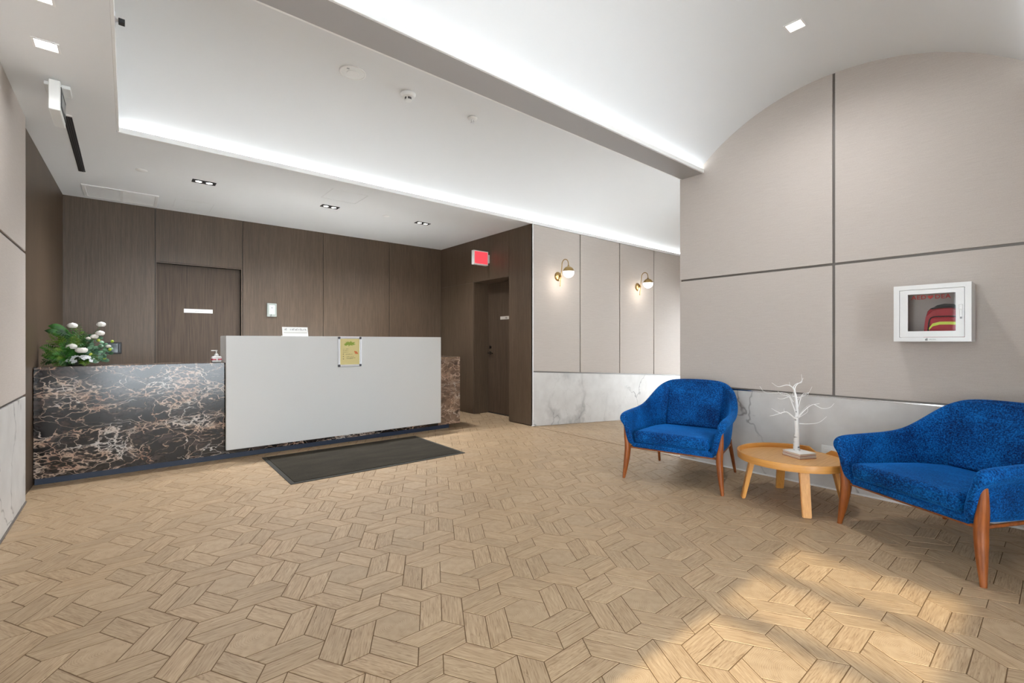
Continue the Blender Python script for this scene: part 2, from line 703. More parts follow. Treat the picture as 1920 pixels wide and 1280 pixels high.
# orientation matrices for flat print: local x = reading direction, local y = up, local z = out of the surface
def face_mtx(loc, right, out):
    r, w = Vector(right), Vector(out)
    u = w.cross(r)
    return Matrix.Translation(loc) @ Matrix((r, u, w)).transposed().to_4x4()


# ------------------------------------------------------------------ room constants
XL, XR = -0.56, 4.21        # left wall, right wall / door wall
YB = 6.99                   # panelled wall behind the desk
YS = 4.62                   # sconce wall and soffit edge
YC = 2.445                  # end of the right wall (corridor mouth)
YF = -2.2                   # wall behind the camera
ZS = 2.75                   # soffit height
XE = 8.6                    # corridor end
ZT = 3.45                   # slab over everything
RAMP = 0.066

# ------------------------------------------------------------------ floor of pinwheel wood-look tiles
S = 0.10295
HO = (0.8413, 1.7358)
GAP = 0.0035


def hexdir(a):
    return Vector((cos(radians(a)), sin(radians(a))))


PLANK_A = [Vector((0, 0)), hexdir(0) * S, hexdir(0) * S + hexdir(60) * 2 * S, hexdir(60) * 2 * S]
PLANK_B = [Vector((0, 0)), hexdir(-60) * S, hexdir(-60) * S + hexdir(60) * 2 * S, hexdir(60) * 2 * S]
HEXA = [hexdir(60 * k) * S for k in range(6)]


def ccw(p):
    a = sum(p[i].x * p[(i + 1) % len(p)].y - p[(i + 1) % len(p)].x * p[i].y for i in range(len(p)))
    return p if a > 0 else p[::-1]


def inset(p, d):
    p = ccw(p)
    n = len(p)
    out = []
    for i in range(n):
        a, b, c = p[i - 1], p[i], p[(i + 1) % n]
        e1, e2 = (b - a).normalized(), (c - b).normalized()
        n1, n2 = Vector((-e1.y, e1.x)), Vector((-e2.y, e2.x))
        k = (n1 + n2)
        k = k / max(0.2, k.dot(n1))
        out.append(b + k * d)
    return out


def clip(p, axis, lim, keep_less):
    out = []
    n = len(p)
    for i in range(n):
        a, b = p[i], p[(i + 1) % n]
        ia = (a[axis] <= lim) == keep_less
        ib = (b[axis] <= lim) == keep_less
        if ia:
            out.append(a)
        if ia != ib:
            t = (lim - a[axis]) / (b[axis] - a[axis])
            out.append(a + (b - a) * t)
    return out


def tile_geo(poly, uvf, zf=lambda x, y: 0.0, dz=0.0):
    """verts, faces, uvs(per vert) of one tile with a small chamfer"""
    top = inset(poly, GAP / 2 + 0.0012)
    low = inset(poly, GAP / 2)
    n = len(top)
    vs, uv = [], []
    for ring, z in ((top, 0.0), (low, -0.0012), (low, -0.006)):
        for q in ring:
            vs.append((q.x, q.y, z + dz + zf(q.x, q.y)))
            uv.append(uvf(q))
    fs = [tuple(range(n))]
    for r in (0, 1):
        for i in range(n):
            j = (i + 1) % n
            fs.append((r * n + i, (r + 1) * n + i, (r + 1) * n + j, r * n + j))
    return vs, fs, uv


def mesh_from(name, parts):
    """parts: list of (verts, faces, uvs, tone, material index)"""
    V, Fc, UV, T, MI = [], [], [], [], []
    for vs, fs, uv, tone, mi in parts:
        o = len(V)
        V += vs
        UV += uv
        for f in fs:
            Fc.append(tuple(i + o for i in f))
            T.append(tone)
            MI.append(mi)
    me = bpy.data.meshes.new(name)
    me.from_pydata(V, [], Fc)
    me.uv_layers.new(name='UVMap')
    me.color_attributes.new('tone', 'FLOAT_COLOR', 'CORNER')
    ul, ca = me.uv_layers['UVMap'], me.color_attributes['tone']
    for p, t, mi in zip(me.polygons, T, MI):
        p.material_index = mi
        for li in p.loop_indices:
            ul.data[li].uv = UV[me.loops[li].vertex_index]
            ca.data[li].color = (t[0], t[1], t[2], 1)
    return me


def tone():
    k = random.uniform(0.88, 1.0)
    w = random.uniform(-0.007, 0.007)
    return (k * (1 + w), k, k * (1 - w))


def plank_uv(poly_dir, org, off):
    d = poly_dir
    nrm = Vector((-d.y, d.x))
    return lambda q: ((q - org).dot(d) + off[0], (q - org).dot(nrm) + off[1])


Z0 = Vector((0, 0))
NVAR = 14
variants = {'A': [], 'B': [], 'H': []}
for k in range(NVAR):
    for key, poly in (('A', PLANK_A), ('B', PLANK_B)):
        off = (random.uniform(0, 20), random.uniform(0, 20))
        me = mesh_from('floor_tile', [(*tile_geo(poly, plank_uv(hexdir(60), Z0, off)), tone(), 0)])
        me.materials.append(M['tile_plank'])
        me.materials.append(M['tile_hex'])
        variants[key].append(me)
    if k < 8:
        an, rr = random.uniform(0, 2 * pi), random.uniform(0.0, 0.09)
        c = Vector((rr * cos(an), rr * sin(an)))
        me = mesh_from('floor_tile', [(*tile_geo(HEXA, lambda q, c=c: (q.x - c.x, q.y - c.y)), tone(), 1)])
        me.materials.append(M['tile_plank'])
        me.materials.append(M['tile_hex'])
        variants['H'].append(me)


def rot2(v, a):
    c, s = cos(radians(a)), sin(radians(a))
    return Vector((c * v.x - s * v.y, s * v.x + c * v.y))


pieces = []     # (kind, origin, angle, polygon)
L1, L2 = rot2(Vector((3 * sqrt(3) * S, 0)), 30), rot2(Vector((3 * sqrt(3) * S, 0)), -30)
for i in range(-24, 25):
    for j in range(-24, 25):
        O = Vector(HO) + L1 * i + L2 * j
        if not (-1.2 < O.x < XE + 0.4 and YF - 0.5 < O.y < YB + 0.5):
            continue
        pieces.append(('H', O, 0, [O + p for p in HEXA]))
        for k in range(6):
            a = 60 * k
            ba = O + hexdir(300 + a) * S
            bb = ba + hexdir(a) * S
            pieces.append(('A', ba, a, [ba + rot2(p, a) for p in PLANK_A]))
            pieces.append(('B', bb, a, [bb + rot2(p, a) for p in PLANK_B]))

FWD = Vector((cos(radians(50.2)), sin(radians(50.2))))
RGT = Vector((FWD.y, -FWD.x))


def seen(poly):
    """area in the picture, 0 when outside the frame"""
    pts = []
    for q in poly:
        d = q.dot(FWD)
        if d < 0.2:
            return 0
        pts.append((960 + 865 * q.dot(RGT) / d, 640 + 865 * CAM_Z / d))
    cx = sum(p[0] for p in pts) / len(pts)
    cy = sum(p[1] for p in pts) / len(pts)
    if not (0 <= cx <= 1920 and 0 <= cy <= 1280):
        return 0
    return abs(sum(pts[i][0] * pts[(i + 1) % len(pts)][1] - pts[(i + 1) % len(pts)][0] * pts[i][1] for i in range(len(pts)))) / 2


floor = struct(box('floor', XL - 0.3, XR, YF - 0.3, YB + 0.3, -0.12, -0.0012, M['grout']))
box('recess_slab', XR, XR + 0.4, 5.0, 6.15, -0.12, -0.0012, M['grout'], floor)
ramp_bm = bmesh.new()
zr = lambda x: -(x - XR) * RAMP
add_prism(ramp_bm, [(XR + 0.0, -0.0012), (XE, zr(XE) - 0.0012), (XE, zr(XE) - 0.2), (XR, -0.2)], 1, YC - 0.1, YS + 0.1)
ramp = fin('ramp', ramp_bm, M['grout'], floor)

flat, slope = [], []
for pc in pieces:
    kind, O, a, poly = pc
    c = sum(poly, Vector((0, 0))) / len(poly)
    xs = [q.x for q in poly]
    ys = [q.y for q in poly]
    in_alcove = 5.1 < c.y < 6.05
    mouth = YC < c.y < YS
    if min(xs) < XR + (0.32 if in_alcove else 0.0) and XL - 0.02 < max(xs) and YF < c.y < YB:
        flat.append((seen(poly), pc))
    if max(xs) > XR and max(ys) > YC and min(ys) < YS and c.x < XE:
        slope.append(pc)
flat.sort(key=lambda t: -t[0])


def lump(pc, poly, zf=lambda x, y: 0.0):
    kind, O, a, _ = pc
    if kind == 'H':
        an, rr = random.uniform(0, 2 * pi), random.uniform(0.0, 0.09)
        c = O + Vector((rr * cos(an), rr * sin(an)))
        g = tile_geo(poly, lambda q: (q.x - c.x, q.y - c.y), zf)
    else:
        g = tile_geo(poly, plank_uv(hexdir(60 + a), O, (random.uniform(0, 20), random.uniform(0, 20))), zf)
    return (*g, tone(), 1 if kind == 'H' else 0)


rest = []
n_single = 0
for area, pc in flat:
    kind, O, a, poly = pc
    cut = poly
    c = sum(poly, Vector((0, 0))) / len(poly)
    if YC < c.y < YS and max(q.x for q in poly) > XR:
        cut = clip(poly, 0, XR, True)
    if cut is poly and n_single < 300 and area > 0:
        o = bpy.data.objects.new('floor_tile', random.choice(variants[kind]))
        COL.objects.link(o)
        o.parent = floor
        o.location = (O.x, O.y, random.uniform(-0.0003, 0.0003))
        o.rotation_euler = (0, 0, radians(a))
        n_single += 1
    elif len(cut) >= 3:
        rest.append(lump(pc, cut))
me = mesh_from('floor_tile_field', rest)
o = link('floor_tile_field', me, [M['tile_plank'], M['tile_hex']], floor)
o['kind'] = 'stuff'
rest = []
for pc in slope:
    cut = clip(pc[3], 0, XR, False)
    if len(cut) >= 3 and abs(sum(cut[i].x * cut[(i + 1) % len(cut)].y - cut[(i + 1) % len(cut)].x * cut[i].y for i in range(len(cut)))) > 1e-4:
        rest.append(lump(pc, cut, lambda x, y: zr(x)))
me = mesh_from('floor_tile_field', rest)
o = link('floor_tile_field', me, [M['tile_plank'], M['tile_hex']], ramp)
o['kind'] = 'stuff'
box('threshold_strip', XR - 0.006, XR + 0.006, YC, YS, -0.01, 0.001, M['grout'], floor)

# ------------------------------------------------------------------ walls
GW = 0.009      # half groove width
PT = 0.014      # panel thickness over the groove base


def panel_x(name, X, side, y0, y1, z0, z1, m, parent, t=PT):
    """panel on a wall of constant X; side -1: face towards -X"""
    a, b = (X, X + t) if side < 0 else (X - t, X)
    return box(name, a, b, y0, y1, z0, z1, m, parent, bev=0.002)


def panel_y(name, Y, x0, x1, z0, z1, m, parent, t=PT):
    return box(name, x0, x1, Y, Y + t, z0, z1, m, parent, bev=0.002)


# right wall (armchairs)
wall_right = struct(box('wall_right', XR + PT, XR + 0.22, YF, YC - 0.002, -0.1, ZT, M['groove']))
for y0, y1 in ((YF, -0.5 - GW), (-0.5 + GW, 1.153 - GW), (1.153 + GW, YC)):
    panel_x('wall_panel', XR, -1, y0, y1, 0.724 + GW, 1.75 - GW, M['fabric'], wall_right)
    panel_x('wall_panel', XR, -1, y0, y1, 1.75 + GW, ZT, M['fabric'], wall_right)
for y0, y1 in ((YF, -0.5), (-0.498, YC)):
    panel_x('marble_panel', XR, -1, y0, y1, 0.012, 0.724 - GW, M['marble'], wall_right)
box('corner_strip', XR + 0.001, XR + 0.225, YC - 0.001, YC + 0.004, -0.1, ZS, M['fabric'], wall_right)
base_r = struct(box('baseboard_right', XR - 0.008, XR + PT, YF, YC, -0.003, 0.011, M['white_trim']))
trim1 = struct(box('trim_1', XR - 0.003, XR + PT, YF, YC, 0.724 - 0.012, 0.724 - 0.002, M['chrome']))

# door wall (brown), coplanar with the right wall, with the door recess
DY0, DY1, DZ, DD = 5.125, 6.01, 2.085, 0.30
wall_side = struct(box('wall_side', XR + PT, XR + 0.5, DY1, YB + 0.2, -0.1, ZS - 0.001, M['brown_wood']))
box('wall_core', XR + PT, XR + 0.5, YS + 0.02, DY0, -0.1, ZS - 0.001, M['brown_wood'], wall_side)
box('wall_core', XR + PT, XR + 0.5, DY0, DY1, DZ, ZS - 0.001, M['brown_wood'], wall_side)
box('wall_core', XR + DD, XR + 0.5, DY0, DY1, -0.1, DZ, M['brown_wood'], wall_side)
g = 0.003
panel_x('wall_panel', XR, -1, YS, DY0 - g, 0.012, ZS, M['brown_wood'], wall_side)
panel_x('wall_panel', XR, -1, DY0 + g, YB, DZ, ZS, M['brown_wood'], wall_side)
panel_x('wall_panel', XR, -1, DY1, YB, 0.012, DZ - 0.001, M['brown_wood'], wall_side)
box('jamb_panel', XR + PT, XR + DD, DY1 - 0.004, DY1 + 0.002, 0.0, DZ, M['brown_wood'], wall_side)

# back wall (brown veneer panels) with flush door opening
BDX0, BDX1, BDZ = 0.268, 1.155, 2.10
wall_back = struct(box('wall_back', XL - 0.2, XR + 0.2, YB + 0.2, YB + 0.35, -0.1, ZS + 0.05, M['brown_wood']))
box('wall_core', XL - 0.2, BDX0, YB + PT, YB + 0.2, -0.1, ZS + 0.05, M['black'], wall_back)
box('wall_core', BDX1, XR + 0.2, YB + PT, YB + 0.2, -0.1, ZS + 0.05, M['black'], wall_back)
box('wall_core', BDX0, BDX1, YB + PT, YB + 0.2, BDZ, ZS + 0.05, M['black'], wall_back)
edges = [XL, 0.254, 1.173, 2.21, 3.246, XR]
for i in range(5):
    a = edges[i] + (g if i else 0)
    b = edges[i + 1] - (g if i < 4 else 0)
    if i == 1:
        panel_y('wall_panel', YB, a, b, 2.115, ZS, M['brown_wood'], wall_back)
    else:
        panel_y('wall_panel', YB, a, b, 0.0, ZS, M['brown_wood'], wall_back)
box('door_lining', 0.257, BDX0, YB + 0.001, YB + 0.09, 0, 2.112, M['brown_wood'], wall_back)
box('door_lining', BDX1, 1.170, YB + 0.001, YB + 0.09, 0, 2.112, M['brown_wood'], wall_back)
box('door_lining', BDX0, BDX1, YB + 0.001, YB + 0.09, BDZ, 2.112, M['brown_wood'], wall_back)

# left wall: fabric near, brown return near the desk; daylight window beside the camera
WY0, WY1, WZ = 0.28, 0.97, 2.44
wall_left = struct(box('wall_left', XL - 0.22, XL - 0.07, WY1, YB + 0.2, -0.1, ZS + 0.05, M['groove']))
box('wall_core', XL - 0.22, XL - PT, YF, WY0, -0.1, ZS + 0.05, M['groove'], wall_left)
box('wall_core', XL - 0.22, XL - PT, WY0, WY1, WZ, ZS + 0.05, M['groove'], wall_left)
BR = 4.756
box('wall_core', XL - 0.07, XL - PT, WY1, BR - 0.002, -0.1, ZS + 0.05, M['groove'], wall_left)
for y0, y1 in ((YF, WY0), (WY1, 3.2 - GW), (3.2 + GW, BR - 0.002)):
    panel_x('wall_panel', XL, 1, y0, y1, 0.766 + GW, 1.785 - GW, M['fabric'], wall_left)
    panel_x('wall_panel', XL, 1, y0, y1, 1.785 + GW, ZS, M['fabric'], wall_left)
    panel_x('marble_panel', XL, 1, y0, y1, 0.012, 0.766 - GW, M['marble'], wall_left)
bm = bmesh.new()
add_prism(bm, [(XL - 0.032, BR), (XL - 0.07, BR), (XL - 0.05, YB), (XL + 0.017, YB)], 2, 0.0, ZS)
fin('wall_panel', bm, M['brown_wood'], wall_left)
base_l = struct(box('baseboard_left', XL - PT, XL + 0.006, WY1, BR, -0.003, 0.011, M['groove']))

win = struct(empty('window_1', (XL - 0.12, (WY0 + WY1) / 2, 0)))
wl = Matrix.Translation((-(XL - 0.12), -(WY0 + WY1) / 2, 0))


def wbox(name, *a):
    o = box(name, *a, parent=win)
    o.data.transform(wl)
    return o


for z, hh in ((2.10, 0.032), (1.78, 0.036), (1.2, 0.05), (0.03, 0.06)):
    wbox('window_rail', XL - 0.15, XL - 0.09, WY0, WY1, z - hh / 2, z + hh / 2, M['dark_bronze'])
wbox('window_pane', XL - 0.123, XL - 0.117, WY0, WY1, 0.02, WZ, M['glass'])

# sconce wall along the corridor ramp
wall_cor = struct(box('wall_corridor', XR + PT, XE, YS + PT, YS + 0.3, -0.6, ZS, M['groove']))
pe = [XR + 0.004, 5.17, 6.119, 7.085, 8.05, XE]



def slant_panel(name, x0, x1, za0, za1, zb0, zb1, m):
    """panel whose lower edge runs za0..za1 and upper edge zb0..zb1"""
    bm = bmesh.new()
    add_prism(bm, [(x0, za0), (x1, za1), (x1, zb1), (x0, zb0)], 1, YS, YS + PT)
    bmesh.ops.bevel(bm, geom=bm.edges[:], offset=0.002, segments=1, affect='EDGES')
    return fin(name, bm, m, wall_cor)


dado = lambda x: 0.742 - (x - XR) * 0.060
for i in range(5):
    a, b = pe[i] + (GW if i else 0), pe[i + 1] - (GW if i < 4 else 0)
    slant_panel('wall_panel', a, b, dado(a) + GW, dado(b) + GW, ZS - 0.012, ZS - 0.012, M['fabric'])
for a, b in ((XR + 0.004, XE),):
    slant_panel('marble_panel', a, b, zr(a) + 0.002, zr(b) + 0.002, dado(a) - GW, dado(b) - GW, M['marble'])
box('corner_strip', XR, XR + PT, YS - 0.003, YS + 0.02, 0, ZS, M['white_trim'], wall_cor)
wall_end = struct(box('wall_end', XE, XE + 0.15, YC - 0.3, YS + 0.3, 1.9, ZT, M['fabric']))
win3 = struct(empty('fill_window_3', (XE + 0.07, 0, 0)))  # unseen glazed end, added to bring daylight onto the sconce wall
for y in (YC, (YC + YS) / 2, YS):
    box('window_mullion', -0.03, 0.03, y - 0.03, y + 0.03, -0.4, 1.9, M['dark_bronze'], win3)
box('window_pane', -0.003, 0.003, YC, YS, -0.35, 1.9, M['glass'], win3)
wall_inner = struct(box('wall_inner', XR + 0.22, XE, YC - 0.2, YC, -0.6, ZS, M['fabric']))

# wall behind the camera with unseen glazing added for daylight fill
GX = 2.1        # right end of the added glazing, narrowed to dim the floor at right
wall_front = struct(box('wall_front', XL - 0.2, XL + 0.1, YF - 0.2, YF, -0.1, ZT, M['fabric']))
box('wall_core', GX, XR + 0.22, YF - 0.2, YF, -0.1, ZT, M['fabric'], wall_front)
box('wall_core', XL + 0.1, GX, YF - 0.2, YF, 2.35, ZT, M['fabric'], wall_front)
win2 = struct(empty('fill_window_2', ((XL + XR) / 2, YF - 0.1, 0)))
for k in range(4):
    x = XL + 0.1 + k * (GX - XL - 0.1) / 3
    o = box('window_mullion', x - 0.03, x + 0.03, YF - 0.13, YF - 0.07, 0, 2.35, M['dark_bronze'], win2)
    o.data.transform(Matrix.Translation((-(XL + XR) / 2, -(YF - 0.1), 0)))
o = box('window_pane', XL + 0.1, GX, YF - 0.103, YF - 0.097, 0.0, 2.35, M['glass'], win2)
o.data.transform(Matrix.Translation((-(XL + XR) / 2, -(YF - 0.1), 0)))

# ------------------------------------------------------------------ ceiling
ceiling = struct(box('ceiling', XL - 0.22, XE + 0.15, YF - 0.2, YB + 0.35, ZT, ZT + 0.1, M['ceiling']))
box('soffit', XL - 0.15, XR + 0.5, YS + 0.016, YB + 0.2, ZS, ZS + 0.012, M['ceiling'], ceiling)
box('soffit', XL - 0.15, -0.066, -0.2, YS + 0.016, ZS, ZS + 0.012, M['ceiling'], ceiling)
box('soffit', XL, XR, YF, 0.10, ZS, ZS + 0.012, M['ceiling'], ceiling)
box('beam', -0.066, XR, 2.216, YC - 0.015, ZS, ZS + 0.012, M['beam'], ceiling)
box('beam', XR, XE, YC - 0.2, YC - 0.015, ZS, ZS + 0.012, M['beam'], ceiling)
LIP = 0.036
box('cove_lip', -0.06, XR, 2.20, 2.216, ZS, ZS + LIP, M['white_trim'], ceiling, bev=0.002)
box('cove_lip', -0.06, XE, YC - 0.015, YC + 0.001, ZS, ZS + LIP, M['white_trim'], ceiling, bev=0.002)
box('cove_lip', -0.06, XE, YS, YS + 0.016, ZS - 0.006, ZS + LIP, M['white_trim'], ceiling, bev=0.002)
box('cove_lip', -0.066, -0.05, YC, YS, ZS, ZS + LIP, M['white_trim'], ceiling, bev=0.002)
box('cove_lip', -0.06, XR, 0.10, 0.116, ZS, ZS + LIP, M['white_trim'], ceiling, bev=0.002)
box('cove_tray', XR + 0.02, XE, YS + 0.016, YS + 0.12, ZS, ZS + 0.012, M['ceiling'], ceiling)


def vault(yc, x0, x1, half):
    """barrel vault sheet with an end lunette"""
    top, spring = 3.231, 2.757
    rise = top - spring
    R = (half * half + rise * rise) / (2 * rise)
    n = 96
    pr = []
    for k in range(n + 1):
        d = -half + 2 * half * k / n
        pr.append((yc + d, top - (R - sqrt(R * R - d * d))))
    bm = bmesh.new()
    A = [[bm.verts.new((x, y, z)) for y, z in pr] for x in (x0, x1)]
    B = [[bm.verts.new((x, y, z + 0.03)) for y, z in pr] for x in (x0, x1)]
    for P in (A, B):
        for i in range(n):
            bm.faces.new([P[0][i], P[1][i], P[1][i + 1], P[0][i + 1]])
    for e in (0, 1):
        for i in range(n):
            bm.faces.new([A[e][i], A[e][i + 1], B[e][i + 1], B[e][i]])
    for s in (0, -1):
        bm.faces.new([A[0][s], B[0][s], B[1][s], A[1][s]])
    fin('vault', bm, M['ceiling'], ceiling)
    bm = bmesh.new()
    add_prism(bm, pr, 0, x0 - 0.03, x0)
    fin('lunette', bm, M['ceiling'], ceiling)


vault(1.165, -0.09, XR + 0.005, 1.115)
vault(3.5325, -0.09, XE, 1.165)

# access panels set in the soffit (hairline joints)
def hatch(x0, x1, y0, y1):
    bm = bmesh.new()
    w = 0.004
    for a in ((x0, x1, y0, y0 + w), (x0, x1, y1 - w, y1), (x0, x0 + w, y0, y1), (x1 - w, x1, y0, y1)):
        add_box(bm, *a, ZS - 0.0015, ZS + 0.001)
    fin('access_panel', bm, M['hairline'], ceiling)


hatch(0.41, 0.78, 6.37, 6.78)
hatch(1.65, 2.033, 4.905, 5.292)

# ------------------------------------------------------------------ doors
d1 = struct(empty('door_1', (0.71, YB + 0.09, 0)))
o = box('door_leaf', -0.45, 0.45, -0.014, 0.03, 0.005, BDZ + 0.005, M['door'], d1, bev=0.002)
d2 = struct(empty('door_2', (XR + DD, 5.5675, 0)))
box('door_leaf', -0.004, 0.04, -0.44, 0.44, 0.012, DZ, M['door'], d2, bev=0.002)
box('door_sill', -0.012, 0.03, -0.44, 0.44, 0.0, 0.012, M['black'], d2)
bm = bmesh.new()
RX = Matrix(((0, 0, -1), (0, 1, 0), (1, 0, 0)))     # local z -> -X
add_lathe(bm, [(0.027, 0.0), (0.027, 0.01), (0.012, 0.014), (0.012, 0.05), (0.0, 0.05)], 18, (-0.004, 0.385, 0.965), RX)
add_tube(bm, [(-0.05, 0.385, 0.965), (-0.055, 0.33, 0.965), (-0.052, 0.27, 0.962)], [0.011, 0.010, 0.009], 8)
hd = fin('door_handle', bm, M['dark_bronze'], d2, True)
hd['label'] = 'dark bronze lever handle'
bm = bmesh.new()
add_lathe(bm, [(0.026, 0.0), (0.026, 0.012), (0.015, 0.016), (0.0, 0.016)], 18, (-0.004, 0.385, 1.06), RX)
fin('door_lock', bm, M['dark_bronze'], d2, True)


def strokes(parent, mtx, w, h, n, mat, seed, z=0.0008, name='lettering'):
    """small printed marks too blurred to read: short upright strokes in one row"""
    rnd = random.Random(seed)
    bm = bmesh.new()
    step = w / n
    for i in range(n):
        x = -w / 2 + (i + 0.5) * step
        sw = step * 0.28
        hh = h * rnd.choice((0.72, 0.72, 1.0))
        add_box(bm, x - step * 0.36, x - step * 0.36 + sw, -h / 2, -h / 2 + hh, 0, z)
        if rnd.random() < 0.75:
            yy = rnd.choice((-h / 2, -h * 0.08, hh - h / 2 - h * 0.18))
            add_box(bm, x - step * 0.36, x + step * 0.3, yy, yy + h * 0.18, 0, z)
        if rnd.random() < 0.5:
            add_box(bm, x + step * 0.1, x + step * 0.1 + sw, -h / 2, -h / 2 + h * 0.72, 0, z)
    o = fin(name, bm, mat, parent)
    o.matrix_local = mtx
    o['kind'] = 'stuff'
    return o


# name plates on the two doors
pl = empty('door_plate', (0.693, YB + 0.076, 1.536), 0, 'white strip name plate on the brown door behind the reception desk', 'sign')
box('plate', -0.152, 0.152, -0.005, 0.0, -0.024, 0.024, M['paper'], pl, bev=0.001)
strokes(pl, face_mtx((0.01, -0.0052, -0.001), (1, 0, 0), (0, -1, 0)), 0.10, 0.017, 9, M['ink'], 3)
pl = empty('door_plate', (XR + DD - 0.004, 5.545, 1.518), 0, 'grey room plate on the recessed brown door below the red sign', 'sign')
box('plate', -0.006, 0.0, -0.145, 0.145, -0.024, 0.024, plain('plate_grey', srgb(176, 168, 158), 0.5), pl, bev=0.001)
strokes(pl, face_mtx((-0.0062, -0.005, 0), (0, -1, 0), (-1, 0, 0)), 0.05, 0.026, 3, M['dark_ink'], 5)

# ------------------------------------------------------------------ reception desk
DKY = 5.26
desk = empty('reception_desk', (1.45, DKY, 0), 0, 'long reception desk of dark veined marble with a large white front panel', 'desk')


def dbox(name, x0, x1, y0, y1, z0, z1, m, bev=0.002):
    return box(name, x0 - 1.45, x1 - 1.45, y0 - DKY, y1 - DKY, z0, z1, m, desk, bev)


DKR = 3.465
TOP = 0.943
dbox('marble_front', XL - 0.017, 0.728, DKY, DKY + 0.03, 0.05, TOP, M['black_marble'])
dbox('marble_front', 0.73, 3.125, DKY, DKY + 0.03, 0.05, TOP - 0.03, M['black_marble'])
e = dbox('marble_front', 3.127, DKR, DKY, DKY + 0.03, 0.05, TOP, M['lit_brown_marble'])
e['label'] = 'end of the dark marble front with brown light put into its colour'
dbox('marble_side', DKR - 0.03, DKR, DKY + 0.03, 6.25, 0.05, TOP, M['lit_brown_marble'])
dbox('marble_top', XL + 0.005, DKR - 0.03, DKY + 0.03, 5.58, TOP - 0.03, TOP, M['black_marble'])
dbox('work_surface', XL + 0.005, DKR - 0.03, 5.58, 6.25, 0.70, 0.74, M['paper'])  # unseen; made deep and white to bounce the added fill upwards
dbox('added_fill_bar', 0.78, 3.08, 5.585, 5.60, 0.895, 0.91, M['white_plastic'])  # added bar to carry the fill light, hidden behind the counter
area_light('added_fill_light', (1.93, 5.603, 0.90), (0, 0.75, -0.66), 2.2, 0.012, 14)  # added unseen fill, brightens the soffit and brown walls by bounce
dbox('desk_back', XL + 0.005, DKR - 0.03, 5.55, 5.58, 0.05, TOP - 0.03, M['brown_wood'])
dbox('toe_kick', XL - 0.012, 3.30, DKY + 0.015, DKY + 0.045, 0.0, 0.05, M['kick'], 0)
# white panel: slab hanging in front of the marble, returning as a shelf box on top
bm = bmesh.new()
add_prism(bm, [(5.20 - DKY, 0.095), (5.245 - DKY, 0.095), (5.245 - DKY, TOP + 0.002), (5.56 - DKY, TOP + 0.002), (5.56 - DKY, 1.206), (5.20 - DKY, 1.206)],
          0, 0.732 - 1.45, 3.132 - 1.45)
bmesh.ops.bevel(bm, geom=bm.edges[:], offset=0.003, segments=2, affect='EDGES')
wp = fin('front_panel', bm, M['desk_white'], desk)
wp['label'] = 'white front panel and raised counter'
dbox('panel_bracket', 0.80, 3.06, 5.245, DKY, 0.15, 0.85, M['black'], 0)

# counter sign
cs = empty('counter_sign', (1.384, 5.31, 1.206), 0, 'small white card holder standing on the white counter', 'sign')
bm = bmesh.new()
add_prism(bm, [(-0.03, 0.0), (0.035, 0.0), (0.035, 0.006), (-0.022, 0.006), (0.004, 0.098), (-0.001, 0.098)], 0, -0.128, 0.128)
fin('card_holder', bm, M['white_plastic'], cs)
tl = Vector((0, -0.27, 0.96)).normalized()
nrm = Vector((0, -0.962, 0.272)).normalized()
strokes(cs, face_mtx((0.03, -0.0085, 0.074), (1, 0, 0), nrm), 0.165, 0.022, 10, M['ink'], 11)
strokes(cs, face_mtx((-0.092, -0.0085, 0.074), (1, 0, 0), nrm), 0.026, 0.026, 2, M['dark_ink'], 2, name='logo')
bm = bmesh.new()
add_box(bm, -0.118, 0.118, -0.006, 0.006, 0, 0.0008)
o = fin('grey_band', bm, M['ink'], cs)
o.matrix_local = face_mtx((0, -0.0185, 0.038), (1, 0, 0), nrm)
o.data.materials[0] = plain('band_grey', srgb(186, 184, 178), 0.6)

# snap-frame poster on the white panel
pf = empty('poster_frame', (1.934, 5.197, 1.035), 0, 'silver snap frame with a pale yellow notice hung on the white desk panel', 'poster')
PW, PH = 0.134, 0.169
box('backing', -PW + 0.01, PW - 0.01, -0.006, 0.0, -PH + 0.01, PH - 0.01, M['poster'], pf)
for x0, x1, z0, z1 in ((-PW, -PW + 0.024, -PH + 0.02, PH - 0.02), (PW - 0.024, PW, -PH + 0.02, PH - 0.02),
                       (-PW + 0.02, PW - 0.02, -PH, -PH + 0.024), (-PW + 0.02, PW - 0.02, PH - 0.024, PH)):
    box('frame_rail', x0, x1, -0.014, 0.0, z0, z1, M['alu'], pf, bev=0.004, seg=2)
for sx in (-1, 1):
    for sz in (-1, 1):
        bm = bmesh.new()
        add_box(bm, min(sx * PW, sx * (PW - 0.028)), max(sx * PW, sx * (PW - 0.028)), -0.016, 0.0,
                min(sz * PH, sz * (PH - 0.028)), max(sz * PH, sz * (PH - 0.028)), 0.006, 2)
        c = fin('frame_corner', bm, plain('corner_dark', srgb(74, 74, 80), 0.35), pf)
